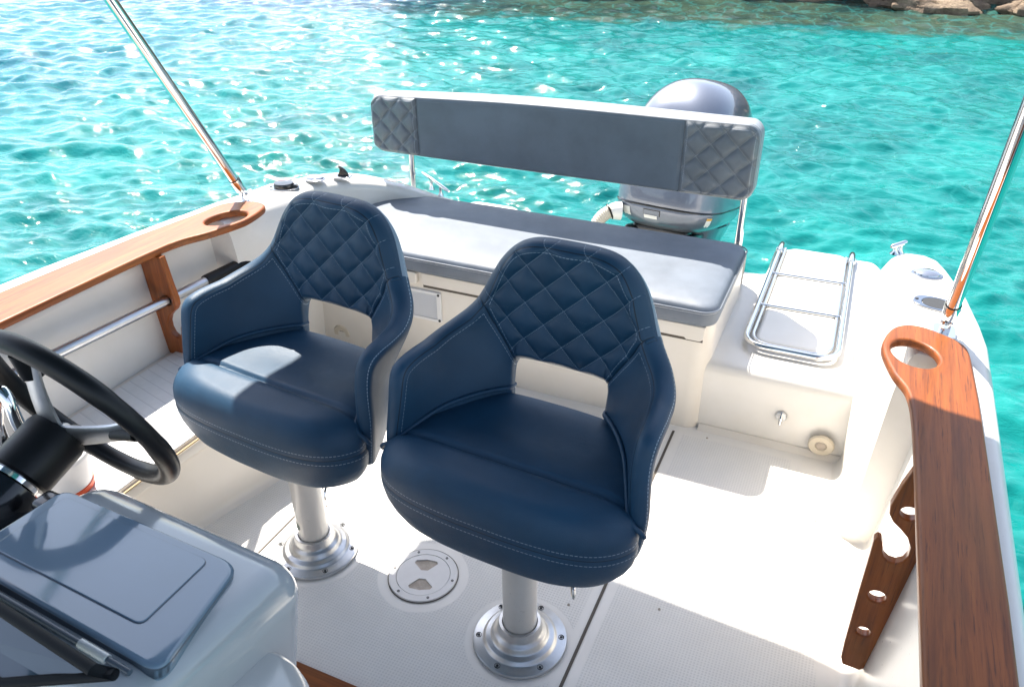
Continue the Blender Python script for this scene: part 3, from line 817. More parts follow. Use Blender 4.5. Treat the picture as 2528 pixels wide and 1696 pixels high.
def make_shell(root):
    so = np.concatenate([np.linspace(-1, -.5, 70), np.linspace(-.5, .5, 190)[1:-1], np.linspace(.5, 1, 70)])
    ou = pchip([p[0] for p in OUT], [p[1] for p in OUT], abs(so))*np.sign(so); oz = pchip([p[0] for p in OUT], [p[2] for p in OUT], abs(so))
    iu = pchip([p[0] for p in INN], [p[1] for p in INN], abs(so))*np.sign(so); iz = pchip([p[0] for p in INN], [p[2] for p in INN], abs(so))
    nb = 58; b = .5-.5*np.cos(np.linspace(0, PI, nb)); b = .55*b+.45*np.linspace(0, 1, nb)
    U = iu[:, None]*(1-b)+ou[:, None]*b; Zz = iz[:, None]*(1-b)+oz[:, None]*b
    def pdist(pu, pz, lu, lz):
        best = np.full(pu.shape, 9.); along = np.zeros(pu.shape); acc = 0
        for i in range(len(lu)-1):
            a = np.array([lu[i], lz[i]]); d = np.array([lu[i+1], lz[i+1]])-a; L = np.hypot(*d)+1e-9
            t = np.clip(((pu-a[0])*d[0]+(pz-a[1])*d[1])/L**2, 0, 1); q = np.hypot(pu-a[0]-t*d[0], pz-a[1]-t*d[1])
            w = q < best; best = np.where(w, q, best); along = np.where(w, acc+t*L, along); acc += L
        return best, along
    do, ao = pdist(U, Zz, ou, oz); di, _ = pdist(U, Zz, iu, iz)
    dsr, als = pdist(np.abs(U), Zz, np.array([.110, .200]), np.array([.590, .733]))
    sgn_seam = np.where(np.abs(so)[:, None] > .5, 1, -1)*np.ones_like(U)
    ds = dsr*sgn_seam
    rr = .021; T = np.interp(np.abs(so), [0, .4, .6, .9, 1], [.031, .031, .026, .020, .019])[:, None]
    edge = np.minimum(do, di); th = T*np.sqrt(np.clip(1-(1-np.clip(edge/rr, 0, 1))**2, 0, 1))
    na = len(so); FR = np.empty((na, nb), object); BK = np.empty((na, nb), object)
    k = 1/math.hypot(1/.088, 1/.082)
    for i in range(na):
        for j in range(nb):
            p, n = plan(U[i, j], Zz[i, j]); e = edge[i, j]; f = th[i, j]
            q1 = U[i, j]/.088+Zz[i, j]/.082; q2 = U[i, j]/.088-Zz[i, j]/.082
            d1 = min(q1 % 1, 1-q1 % 1)*k; d2 = min(q2 % 1, 1-q2 % 1)*k
            if abs(so[i]) <= .5:
                puff = .0115*(1-math.exp(-d1/.010))*(1-math.exp(-d2/.010))-.005
                f += puff*min(1, max(0, (e-.009)/.011))*min(1, dsr[i, j]/.02)
            f -= .0035*math.exp(-(dsr[i, j]/.0035)**2)*min(1, e/.01)
            FR[i, j] = p+n*f; BK[i, j] = p-n*th[i, j]
    ed1 = np.where(do < .0115, (do-.0115)*.7, do-.0115); use = np.abs(ds) < np.abs(ed1)
    ED = np.where(use, ds, ed1); AL = np.where(use, als, ao)
    for name, i0, i1, m in (('armrest', 0, 69, 'navy'), ('quilted_backrest', 69, na-70, 'navy_q'), ('armrest', na-70, na-1, 'navy')):
        rows = []; ed = []; al = []; uv = []
        for i in range(i0, i1+1):
            rows.append([FR[i, j] for j in range(nb)]+[BK[i, j] for j in range(nb-2, 0, -1)])
            js = list(range(nb)); bs = list(range(nb-2, 0, -1))
            ed += [ED[i, j] for j in js]+[max(-.2, -.0045-do[i, j]) for j in bs]; al += [AL[i, j] for j in js+bs]
            uv += [(U[i, j], Zz[i, j]) for j in js]+[(.022, .0205)]*len(bs)
        mb = MB(); mb.grid(rows, closev=True)
        me = bpy.data.meshes.new(name); me.from_pydata(mb.v, [], mb.f)
        o = link(name, me, M[m], root); ul = me.uv_layers.new(name='quilt')
        vi = np.empty(len(me.loops), int); me.loops.foreach_get('vertex_index', vi); ul.data.foreach_set('uv', np.array(uv)[vi].ravel())
        a = me.attributes.new('ed', 'FLOAT', 'POINT'); a.data.foreach_set('value', ed)
        a = me.attributes.new('al', 'FLOAT', 'POINT'); a.data.foreach_set('value', al)
        bm = bmesh.new(); bm.from_mesh(me); bmesh.ops.recalc_face_normals(bm, faces=bm.faces)
        c = sum((f.calc_center_median().dot(f.normal)*0 for f in bm.faces), 0)
        bm.to_mesh(me); bm.free()
    return FR, BK, so

def seat_outline(n=160):
    half = [(0, -.150), (.06, -.1495), (.12, -.146), (.17, -.139), (.215, -.125), (.248, -.104), (.270, -.078), (.279, -.053), (.272, -.025), (.250, .012), (.224, .060), (.197, .110), (.168, .158), (.148, .186), (.120, .200), (.06, .206), (0, .207)]
    R_ = spline(half, 12); L_ = [(-x, y) for x, y in reversed(R_)][1:-1]; P = [np.array(p) for p in R_+L_]
    P.append(P[0]); d = np.concatenate([[0], np.cumsum([np.linalg.norm(P[i]-P[i-1]) for i in range(1, len(P))])])
    t = np.linspace(0, d[-1], n, endpoint=False); A = np.array(P); start = d[-1]*.25
    q = (t-t[n//4*3]) % d[-1]          # index 3n/4 is the middle of the front edge
    return [(float(np.interp(v, d, A[:, 0])), float(np.interp(v, d, A[:, 1]))) for v in q]

def make_seat(root):
    o2 = seat_outline(); n = len(o2)
    def ztop(x, y, s):
        w = min(1, max(0, (-.022-y)/.035)); w = w*w*(3-2*w)
        z = .529+.006*w-.010*math.exp(-((y+.026)/.0065)**2)*min(1, max(0, (1-s)/.05))
        z -= .010*math.exp(-(x/.13)**2-((y-.09)/.07)**2)
        return z
    rings = []; edv = []
    for s in list(np.linspace(.02, .78, 40))+list(np.linspace(.78, 1, 24))[1:]:
        row = []
        d = max(0, (s-.66)/.34)
        for x, y in o2:
            px, py = x*s, y*s; fr = 1-.88*min(1, max(0, (y+.06)/.1))
            drop = .074*(1-math.sqrt(max(0, 1-d**2.3)))*fr
            row.append((px, py, ztop(px, py, s)-drop))
        rings.append(row); edv.append(min(.2, .075*(1-math.sqrt(max(0, 1-d**2.3)))-.075 if d > 0 else -.2))
    edv = [-(r[int(n*.75)][2]-.4555) for r in rings]
    for s, z, e in ((.994, .4525, .0015), (1.0, .449, .005), (1.002, .442, .012), (.998, .430, .024), (.982, .41, .044), (.945, .388, .067), (.89, .366, .09), (.815, .350, .11), (.70, .340, .13), (.45, .336, .2)):
        rings.append([(x*s, y*s, z if y < 0 else z) for x, y in o2]); edv.append(e)
    mb = MB(); mb.grid(rings, closev=True); mb.f.append(tuple(range(n))); mb.f.append(tuple((len(rings)-1)*n+k for k in range(n)))
    o = mb.build('seat_cushion', M['navy'], root, autosmooth=False)
    per = np.concatenate([[0], np.cumsum([math.dist(o2[i], o2[i-1]) for i in range(1, n)])])
    a = o.data.attributes.new('ed', 'FLOAT', 'POINT'); a.data.foreach_set('value', [e for e in edv for _ in range(n)])
    a = o.data.attributes.new('al', 'FLOAT', 'POINT'); a.data.foreach_set('value', list(per)*len(rings))

def make_chair(loc, label, group):
    t = empty('helm_chair', loc); tag(t, label, 'boat seat', group)
    make_shell(t); make_seat(t)
    for s in (-1, 1):           # welt where armrest and cushion meet, dropping round the front corner
        P = []
        for u in np.linspace(.1245, .452, 26):
            f = (u-.1245)/.3275; z = .533-.024*max(0, (f-.62)/.38)**1.5; p, n = plan(u, z); P.append(p+n*((.027-.0065*f)*min(1, .25+f*12)))
        for u, z, o_ in ((.4665, .499, .012), (.474, .487, -.004), (.472, .476, -.011)):
            p, n = plan(u, z); P.append(p+n*o_)
        mb = MB(); mb.tube([(s*x, y, z) for x, y, z in spline(P, 3)], .0050, 10); noseam(mb.build('piping', M['navy'], t))
    mb = MB(); mb.lathe([(.062, .318), (.062, .345)], 32); mb.lathe([(.0385, .03), (.0385, .33)], 40); mb.build('pedestal_post', M['post'], t)
    b = MB(); b.lathe([(.1065, 0), (.1075, .004), (.1065, .0095), (.102, .0115), (.0865, .0125), (.083, .0145), (.080, .0205), (.0765, .0225), (.068, .0235), (.0645, .026), (.0615, .034), (.0575, .0385), (.0525, .041), (.0495, .046), (.0485, .061), (.0470, .064), (.0405, .064), (.0400, .05)], 72, cap=False)
    fl = b.build('base_flange', M['steel'], t); sharp(fl.data, 55)
    for k in range(6):
        a = R(25+60*k); q = MB(); x, y = .094*math.cos(a), .094*math.sin(a)
        q.lathe([(.0068, .0105), (.0068, .0128), (.0060, .0132), (.0056, .0118), (.0032, .0118), (.0030, .0135), (.0012, .0142)], 14, Matrix.Translation((x, y, 0)))
        s_ = q.build('screw', M['hole'], fl)
    q = MB(); q.tube(spline([(.135, -.02, .345), (.155, -.045, .33), (.168, -.075, .315), (.172, -.082, .30), (.163, -.070, .305), (.150, -.045, .322)], 6), .0032, 8); q.build('release_lever', M['chrome'], t)
    return t
chair = make_chair((-.492, 1.112, 0), 'right-hand navy quilted helm chair nearest the camera, wholly in shade', 'navy helm chairs')
def copy_thing(r, loc, label):
    c = r.copy(); COL.objects.link(c); c.location = loc; c['label'] = label
    for ch in list(r.children):
        d = ch.copy(); COL.objects.link(d); d.parent = c
        for g in list(ch.children): e = g.copy(); COL.objects.link(e); e.parent = d
    return c
chair2 = copy_thing(chair, (-1.089, 1.157, 0), 'left-hand navy quilted helm chair behind the steering wheel, sun on its armrest')
for c, dx, rz in ((chair, -.012, -3.5), (chair2, -.022, -5.5)):      # both seats a little slid and swivelled on their posts
    c.rotation_euler.z = R(rz)
    for ch in c.children:
        if not ch.name.startswith(('pedestal_post', 'base_flange')): ch.location.x += dx
# maker's oval label, unreadable, on the port pedestal only
q = MB(); P = []
for i in range(9):
    v = -1+2*i/8; w = math.sqrt(max(0, 1-v*v)); P.append([(.0388*math.cos(R(-118)+w*u*.42), .0388*math.sin(R(-118)+w*u*.42), .105+.014*v) for u in np.linspace(-1, 1, 12)])
q.grid(P); q.build('oval_label', M['green_lbl'], chair2)

# ------------------------------------------------------------------ deck hatch
t = empty('inspection_hatch', (-.790, 1.190, .002)); tag(t, 'round white screw-in deck hatch in the floor between the chair pedestals', 'deck hatch')
mb = MB(); mb.lathe([(.0865, -.002), (.0865, .0015), (.085, .0035), (.068, .0038), (.0675, .002), (.0673, .001)], 64, cap=False); mb.build('hatch_ring', M['lidwhite'], t)
mb = MB()
def wedge(s):
    pts = [(-.0085, .014), (.0085, .014), (.030, .038), (.026, .0455), (.0, .050), (-.026, .0455), (-.030, .038)]
    c, n = math.cos(R(18)), math.sin(R(18)); return [(s*(x*c-y*n), s*(x*n+y*c)) for x, y in pts]
circ = [(.0668*math.cos(a), .0668*math.sin(a)) for a in np.linspace(0, 2*PI, 64, endpoint=False)]
prism(mb, [circ, wedge(1), wedge(-1)], .0042, .0008, 0, Matrix.Translation((0, 0, -.001))); weld(mb.build('hatch_lid', M['lidwhite'], t))
for s in (1, -1):
    mb = MB(); w = wedge(s); c = np.mean(w, 0); mb.add([(*p, .0006) for p in w]+[(c[0], c[1], -.0006)], [(i, (i+1) % 7, 7) for i in range(7)]); mb.build('finger_recess', M['recess'], t, smooth=False)
mb = MB(); mb.lathe([(.0872, -.001), (.0885, -.001), (.0885, .0012), (.0872, .0012)], 64, cap=False); mb.build('hatch_gasket', M['dark'], t)
for k in range(6):
    a = R(8+60*k); mb = MB(); mb.lathe([(.0032, .0025), (.0032, .0046), (.0018, .0046), (.0015, .0035), (.0004, .0035)], 12, Matrix.Translation((.077*math.cos(a), .077*math.sin(a), 0))); mb.build('screw', M['hole'], t)

# ------------------------------------------------------------------ bathing ladder, fittings on the step
t = empty('boarding_ladder', (-.08, 2.6, .285)); tag(t, 'stainless boarding ladder folded flat on the transom step', 'ladder')
def lad(x0, x1, y0, y1, r, z): return fillet([(x0, y1, z), (x0-.004 if x0 < -.15 else x0, y0, z), (x1, y0, z), (x1-.012, y1, z)], [0, .07, .07, 0], 8)
mb = MB(); mb.tube(lad(-.214, .055, 2.204, 3.03, 0, .262), .0095, 16); local(mb.build('outer_rail', M['chrome']), t)
mb = MB(); mb.tube(lad(-.195, .036, 2.224, 3.0, 0, .259), .0055, 12); local(mb.build('inner_rail', M['chrome']), t)
for y in (2.486, 2.751):
    mb = MB(); mb.tube([(-.211, y, .262), (.047, y+.008, .262)], .0055, 12)
    local(mb.build('rung', M['chrome']), t)
for x in (-.2135, .0435):
    mb = MB(); mb.tube([(x, 2.95, .262), (x, 3.03, .262), (x, 3.045, .262)], .012, 14, radii=[.0125, .0125, .008]); mb.box(x-.016, x+.016, 2.985, 3.012, .235, .26); local(mb.build('hinge', M['chrome'], bevel=.002), t)

def drain(x, label):
    t = empty('drain_plug', (x, 2.070, .05)); tag(t, label, 'drain plug', 'cream drain plugs')
    mt = place((0, -.001, 0), (0, -1, -.12)); mb = MB()
    mb.lathe([(.037, 0), (.037, .004), (.033, .008), (.017, .008), (.015, .002)], 40, mt, cap=False); mb.build('plug_body', M['cream'], t)
    mb = MB(); mb.lathe([(.0158, .006), (.001, .004)], 6, mt); mb.build('plug_socket', M['recess'], t, smooth=False)
drain(.062, 'cream round drain plug low on the wall below the ladder'); drain(-1.63, 'cream round drain plug seen through the back of the left chair')
t = empty('turn_latch', (-.063, 2.083, .11)); tag(t, 'small chrome thumb turn on the wall below the ladder', 'latch')
mt = place((0, 0, 0), (0, -1, 0)); mb = MB(); mb.lathe([(.017, 0), (.017, .003), (.014, .007), (.003, .007)], 28, mt); mb.build('escutcheon', M['steel'], t)
mb = MB(); mb.tube([(0, -.005, .010), (0, -.018, .001), (0, -.02, -.018)], .006, 12, radii=[.005, .0065, .0045], flat=1.1); mb.build('thumb_tab', M['chrome'], t)

# ------------------------------------------------------------------ bimini poles and canopy
def pole(sx, label):
    x0 = 2*CX-.257 if sx < 0 else .257; t = empty('bimini_pole', (x0, 1.918 if sx < 0 else 1.868, .583)); tag(t, label, 'bimini pole', 'stainless bimini poles')
    d = Vector((-sx*.034+(-.005 if sx < 0 else 0), -.5576, 1)).normalized(); b = Vector((0, 0, .022))
    mb = MB(); prism(mb, [rrect(-.024, .024, -.034, .034, .012)], .004, .0015, 0); mb.lathe([(.012, .004), (.012, .012), (.009, .014)], 20)
    mb.box(-.0095, -.0045, -.011, .011, .008, .036); mb.box(.0045, .0095, -.011, .011, .008, .036); mb.tube([(-.014, 0, .026), (.014, 0, .026)], .0045, 12)
    weld(mb.build('deck_hinge', M['chrome'], t))
    mb = MB(); mb.tube([b, b+d*.02, b+d*.028, b+d*.075, b+d*.078], .0135, 18, radii=[.0060, .0080, .0165, .0178, .0165]); mb.build('eye_end', M['chrome'], t)
    mb = MB(); mb.tube([b+d*.0765, b+d*.0795], .0170, 18); mb.build('seal_ring', M['black'], t)
    mb = MB(); mb.tube([b+d*.05, b+d*.8, b+d*1.52], .0155, 20); mb.build('pole_tube', M['chrome'], t)
pole(-1, 'slanting stainless pole rising from the left side deck at upper left'); pole(1, 'slanting stainless pole rising from the right side deck at far right')
t = empty('bimini', (CX, 1., 1.9)); tag(t, 'blue canvas sunshade stretched overhead out of frame, shading the helm', 'bimini')
edge = [(-1.855, 2.25), (-1.80, 2.30), (-1.70, 2.33), (-1.35, 2.34), (-.87, 2.31), (-.43, 2.15), (0, 2.08), (.42, 2.02)]
mb = MB(); P = []
for x in np.linspace(-1.855, .42, 30):
    ye = float(np.interp(x, [e[0] for e in edge], [e[1] for e in edge])); zc = 1.9+.05*(1-((x-CX)/1.2)**2)
    P.append([(x, -.7+(ye+.7)*v, zc) for v in np.linspace(0, 1, 20)])
mb.grid(P); o = mb.build('canvas', M['canvas']); so_ = o.modifiers.new('thick', 'SOLIDIFY'); so_.thickness = .004; local(o, t)
for y in (.2, 1.16):
    mb = MB(); mb.tube(fillet([(-1.95, y, 1.86), (-1.6, y, 1.905), (0, y, 1.905), (.39, y, 1.86)], [0, .2, .2, 0]), .012, 12); local(mb.build('bow_tube', M['chrome']), t)

# ------------------------------------------------------------------ side deck fittings
def on(t): return t
def holder(x, y, rot, capped, label):
    t = empty('rod_holder', (x, y, .584)); t.rotation_euler = (0, 0, R(rot)); tag(t, label, 'rod holder', 'flush rod holders')
    mb = MB(); ov = [(.054*math.copysign(abs(math.cos(a))**.8, math.cos(a)), .036*math.copysign(abs(math.sin(a))**.8, math.sin(a))) for a in np.linspace(0, 2*PI, 40, endpoint=False)]
    ci = [(.034*math.cos(a), .0285*math.sin(a)) for a in np.linspace(0, 2*PI, 32, endpoint=False)]
    prism(mb, [ov, ci], .004, .0018, 0); weld(mb.build('flange_plate', M['fitting'], t))
    mb = MB(); mb.lathe([(.0295, .003), (.027, -.0005), (.026, -.002), (.001, -.002)] if 0 else [(.033, .0035), (.031, .0012), (.001, .0012)], 32, Matrix.Scale(.85, 4, (0, 1, 0))); mb.build('holder_bore', M['hole'], t)
    for s in (-1, 1):
        mb = MB(); mb.lathe([(.0042, .0035), (.0042, .0052), (.001, .0058)], 12, Matrix.Translation((s*.046, 0, 0))); mb.build('screw', M['hole'], t)
    if capped:
        mb = MB(); mb.lathe([(.033, .004), (.035, .006), (.035, .016), (.033, .019), (.001, .020)], 36, Matrix.Scale(.9, 4, (0, 1, 0))); mb.box(.028, .048, -.008, .008, .004, .013); mb.build('rubber_cap', M['black_gloss'], t)
holder(.243, 2.008, -12, False, 'open stainless rod holder on the right side deck by the pole foot')
holder(-1.806, 2.079, 22, True, 'black capped rod holder on the left side deck by the pole foot')
def navlight(x, y, label):
    t = empty('deck_light', (x, y, .583)); tag(t, label, 'deck light', 'oval deck lights')
    S = Matrix.Scale(.8, 4, (0, 1, 0))
    mb = MB(); mb.lathe([(.040, 0), (.040, .002), (.036, .004), (.032, .004)], 40, S, cap=False); mb.build('bezel', M['fitting'], t)
    mb = MB(); mb.lathe([(.033, .003), (.031, .008), (.022, .0125), (.001, .0145)], 40, S); mb.build('lens', M['lens'], t)
navlight(.222, 2.187, 'oval chrome deck light on the right rounded deck end'); navlight(-1.765, 2.20, 'clear domed deck light on the left side deck before the black fin')
t = empty('fin_fitting', (-1.712, 2.290, .570)); t.rotation_euler = (0, 0, R(20)); tag(t, 'black fin-shaped flap standing on a small steel plate, left quarter', 'flap')
mb = MB(); prism(mb, [rrect(-.034, .034, -.020, .020, .008)], .004, .0015, 0); weld(mb.build('base_plate', M['fitting'], t))
mb = MB(); mt = Matrix(((1, 0, 0, 0), (0, 0, -1, .005), (0, 1, 0, 0), (0, 0, 0, 1)))
prism(mb, [spline([(-.016, .004), (.022, .004), (.017, .02), (.004, .034), (-.014, .041), (-.008, .03), (-.010, .018)], 4, True)], .01, .003, .003, mt); weld(mb.build('fin_flap', M['black_gloss'], t))
def cleat(a, b, up, ha, hb, label, r):
    a, b = Vector(a), Vector(b); t = empty('mooring_cleat', (a+b)/2); tag(t, label, 'cleat', 'mooring cleats')
    mb = MB(); d = b-a; mb.tube([a, a+d*.1, a+d*.3, a+d*.7, a+d*.9, b], r, 14, radii=[r*.6, r, r, r, r, r*.6]); local(mb.build('cleat_horn', M['chrome']), t)
    for f, h in ((.34, ha), (.68, hb)):
        p = a+d*f; mb = MB(); mb.tube([p, p-Vector((0, 0, h*.6)), p-Vector((0, 0, h))], r, 12, radii=[r*.8, r*.9, r*1.9]); local(mb.build('cleat_leg', M['chrome']), t)
cleat((-1.578, 2.628, .500), (-1.418, 2.552, .468), 0, .042, .042, 'chrome mooring cleat on the left quarter beside the bench cushion', .0065)
cleat((.128, 2.315, .596), (.166, 2.345, .606), 0, .026, .03, 'small chrome cleat on the tip of the right deck end', .007)

# ------------------------------------------------------------------ outboard motor
t = empty('outboard_motor', (-.655, 3.13, .34)); t.rotation_euler = (R(-13), 0, R(-7)); t.scale = (.93, 1, 1); tag(t, 'grey metallic outboard motor behind the backrest', 'outboard motor')
def sq(hx, y0, y1, z, n=72, ex=3.5, dz=0.):
    cy, hy = (y0+y1)/2, (y1-y0)/2; r = []
    for k in range(n):
        a = 2*PI*k/n; c, s = math.cos(a), math.sin(a)
        x = hx*math.copysign(abs(c)**(2/ex), c); y = cy+hy*math.copysign(abs(s)**(2/ex), s); r.append((x, y, z+dz*(y-cy)))
    return r
def loft(rows, name, m, par, cap=True):
    mb = MB(); dense = []
    A = np.array(rows)
    for i in range(len(rows)-1):
        for k in range(3):
            f = k/3; p0 = A[max(i-1, 0)]; p1 = A[i]; p2 = A[i+1]; p3 = A[min(i+2, len(rows)-1)]
            dense.append([tuple(q) for q in .5*((2*p1)+(p2-p0)*f+(2*p0-5*p1+4*p2-p3)*f*f+(3*p1-p0-3*p2+p3)*f**3)])
    dense.append([tuple(q) for q in A[-1]]); mb.grid(dense, closev=True); n = len(rows[0])
    if cap: mb.f.append(tuple(range(n))); mb.f.append(tuple((len(dense)-1)*n+k for k in range(n)))
    o = mb.build(name, m, par, autosmooth=False); sharp(o.data, 55); return o
cowl = loft([sq(.236, -.26, .30, .004), sq(.237, -.262, .31, .03), sq(.236, -.26, .32, .10), sq(.230, -.25, .34, .20), sq(.220, -.235, .35, .29), sq(.203, -.21, .345, .36, ex=3.1), sq(.172, -.165, .325, .42, ex=2.8), sq(.12, -.10, .28, .465, ex=2.5), sq(.06, -.03, .2, .485, ex=2.2), sq(.01, .05, .09, .490, ex=2)], 'engine_cowl', M['engine'], t)
pan = loft([sq(.236, -.262, .31, -.003), sq(.234, -.262, .31, -.015), sq(.226, -.256, .31, -.04), sq(.208, -.240, .31, -.065), sq(.180, -.212, .31, -.084), sq(.165, -.19, .31, -.09)], 'lower_pan', M['engine'], t)
mb = MB(); mb.tube([(x, y, .0005) for x, y, z in sq(.2362, -.262, .308, 0)], .004, 8, closed=True); mb.build('cowl_seam', M['black_gloss'], t)
loft([sq(.190, -.04, .31, -.085), sq(.165, -.04, .29, -.16), sq(.13, -.05, .25, -.28), sq(.085, -.1, .18, -.6), sq(.06, -.1, .16, -.75)], 'leg_housing', M['engine'], t)
mb = MB(); mb.box(-.13, .12, -.17, -.03, -.32, -.088); mb.box(-.16, -.11, -.19, -.02, -.34, -.10); mb.box(.10, .15, -.19, -.02, -.34, -.10); mb.tube([(-.16, -.25, -.19), (.16, -.25, -.19)], .02, 14); mb.tube([(.02, -.28, -.2), (.15, -.29, -.18), (.19, -.24, -.2)], .022, 14); mb.build('mount_bracket', M['black_gloss'], t, bevel=.012)
def panlevel(z): return [float(np.interp(-z, (0, .015, .04, .065, .084), v)) for v in ((.236, .234, .226, .208, .180), (-.262, -.262, -.256, -.240, -.212))]
def onpan(a0, a1, z0, z1, off, n=8):
    P = []
    for i in range(n):
        a = R(a0+(a1-a0)*i/(n-1)); row = []
        for k in range(4):
            z = z0+(z1-z0)*k/3; hx, y0 = panlevel(z); cy, hy = (y0+.31)/2, (.31-y0)/2; e = 2/3.5
            c, q = math.cos(a), math.sin(a); x = hx*math.copysign(abs(c)**e, c); y = cy+hy*math.copysign(abs(q)**e, q)
            d = Vector((x/hx**2, (y-cy)/hy**2, 0)).normalized(); row.append((x+d.x*off, y+d.y*off, z))
        P.append(row)
    m_ = MB(); m_.grid(P); return m_
mb = onpan(-94.6, -89.2, -.070, -.012, .0012); lt = mb.build('latch_frame', M['black_gloss'], t)
onpan(-94.3, -89.45, -.067, -.015, .0022).build('latch_cover', M['engine'], lt)
onpan(-93.8, -89.8, -.048, -.034, .0045).build('latch_handle', M['vent'], lt)
s1 = onpan(-40, -31, -.056, -.016, .0015).build('warning_label', M['sticker'], t); onpan(-40, -31, -.026, -.017, .0022).build('label_header', M['orange_lbl'], s1)
onpan(-120, -108, -.050, -.016, .0015).build('side_label', M['sticker'], t)
for s in (1,):
    mb = MB(); mb.lathe([(.013, 0), (.012, .004), (.004, .006)], 16, place((.222, -.02, .27), (1, -.3, .2))); mb.build('cowl_vent', M['hole'], t)
# rigging hose
t = empty('rigging_hose', (-.90, 2.85, .3)); tag(t, 'ribbed beige rigging hose with collar at the front of the outboard', 'hose')
P = spline([(-.835, 2.905, .352), (-.872, 2.885, .352), (-.905, 2.86, .325), (-.925, 2.83, .27), (-.94, 2.80, .18), (-.95, 2.77, .05)], 24)
mb = MB(); mb.tube(P, .026, 18, radii=[.0255+.0016*math.sin(i*1.6) for i in range(len(P))]); local(mb.build('hose_tube', M['hose'], autosmooth=False), t)
mb = MB(); mb.tube([P[0], P[10], P[24]], .034, 20, radii=[.036, .036, .030]); local(mb.build('hose_collar', M['vent']), t)
mb = MB(); mb.tube([P[24], P[27]], .0325, 20); local(mb.build('hose_clamp', M['black']), t)

# ------------------------------------------------------------------ helm console
t = empty('helm_console', (-.75, .4, 0)); tag(t, 'glossy blue-grey helm console with hinged lid at lower left', 'console')
def slab(pts_top, pts_bot, name, m, bev, seg=5):
    mb = MB(); n = len(pts_top); mb.add(list(pts_bot)+list(pts_top), [tuple(reversed(range(n))), tuple(range(n, 2*n))]+[(i, (i+1) % n, n+(i+1) % n, n+i) for i in range(n)])
    return local(mb.build(name, m, bevel=bev, seg=seg, angle=25), t)
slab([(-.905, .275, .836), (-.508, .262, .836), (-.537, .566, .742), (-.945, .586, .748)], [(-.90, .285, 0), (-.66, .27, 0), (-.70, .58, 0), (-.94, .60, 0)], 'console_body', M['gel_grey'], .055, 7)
slab([(-1.75, .0, .745), (-.90, .0, .745), (-.90, .515, .715), (-1.75, .56, .715)], [(-1.75, .0, 0), (-.90, .0, 0), (-.90, .50, 0), (-1.75, .50, 0)], 'dash', M['gel_grey'], .04)
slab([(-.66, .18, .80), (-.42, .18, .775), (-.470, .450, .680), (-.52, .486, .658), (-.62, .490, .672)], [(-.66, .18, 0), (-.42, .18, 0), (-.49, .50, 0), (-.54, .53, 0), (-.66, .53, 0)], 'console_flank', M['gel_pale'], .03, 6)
# lid: plane through its four corners
e0, e1, e2, e3 = [Vector(p) for p in ((-.913, .508, .772), (-.600, .499, .764), (-.5305, .3165, .820), (-.862, .337, .8225))]
ex = (e1-e0).normalized(); ez = ex.cross(e3-e0).normalized(); ez = ez if ez.z > 0 else -ez; ey = ez.cross(ex); LM = Matrix((ex, ey, ez)).transposed().to_4x4(); LM.translation = e0; LI = LM.inverted()
def l2(p): q = LI @ p; return (q.x, q.y)
quad = [l2(p) for p in (e0, e1, e2, e3)]; rq = roundpoly(quad, .028)
mb = MB(); prism(mb, [rq], .018, .006, 0, LM @ Matrix.Translation((0, 0, -.008))); lid = local(weld(mb.build('locker_lid', M['gel_blue'])), t)
c = np.mean(quad, 0); pq = roundpoly([l2(Vector(p)) for p in ((-.8874, .488, .7691), (-.6346, .480, .7629), (-.6022, .3549, .8018), (-.8486, .3649, .8072))], .012)
mb = MB(); prism(mb, [inset(pq, -.0013) if area(pq) > 0 else inset(pq, .0013), pq], .0006, 0, 0, LM @ Matrix.Translation((0, 0, .0099))); q = mb.build('lid_groove', M['slate'], smooth=False); q.parent = lid
mb = MB(); prism(mb, [inset(pq, .0004)], .0022, .001, 0, LM @ Matrix.Translation((0, 0, .0096))); q = mb.build('lid_panel', M['gel_blue']); q.parent = lid
mb = MB(); prism(mb, [inset(rq, -.0028), rq], .012, 0, 0, LM @ Matrix.Translation((0, 0, -.006))); q = mb.build('lid_gasket', M['slate'], smooth=False); q.parent = lid
fr, fl_ = e2+Vector((-.03, -.008, .004)), e3+Vector((0, -.008, .004))
mb = MB(); mb.tube([fl_, fr], .0034, 12); local(mb.build('hinge_rod', M['slate']), t)
for x in (-.80, -.614):
    p = fl_.lerp(fr, (x-fl_.x)/(fr.x-fl_.x)); d = (fr-fl_).normalized(); mb = MB(); mb.tube([p-d*.0205, p+d*.0205], .0052, 14); local(mb.build('hinge_knuckle', M['gel_pale']), t)
d = Vector((e1-e0)).normalized()
mb = MB(); mb.tube([(-.893, .604, .655), (-.735, .604, .635)], .004, 10, flat=1.6); local(mb.build('edge_trim', M['black']), t)
t2 = empty('grab_knob', (-.716, .612, .615)); tag(t2, 'black round knob behind the console lid', 'knob')
mb = MB(); mb.lathe([(.022, -.012), (.0235, -.004), (.0225, .008), (.016, .013), (.002, .015)], 32, place((0, 0, 0), (.35, .6, .7))); mb.build('knob_body', M['black'], t2)
t2 = empty('dash_switch', (-.935, .50, .735)); tag(t2, 'small black switch housing between the dash and the console lid', 'switch')
mb = MB(); mb.box(-.02, .022, -.02, .014, -.01, .030); mb.build('switch_body', M['black_gloss'], t2, bevel=.007)

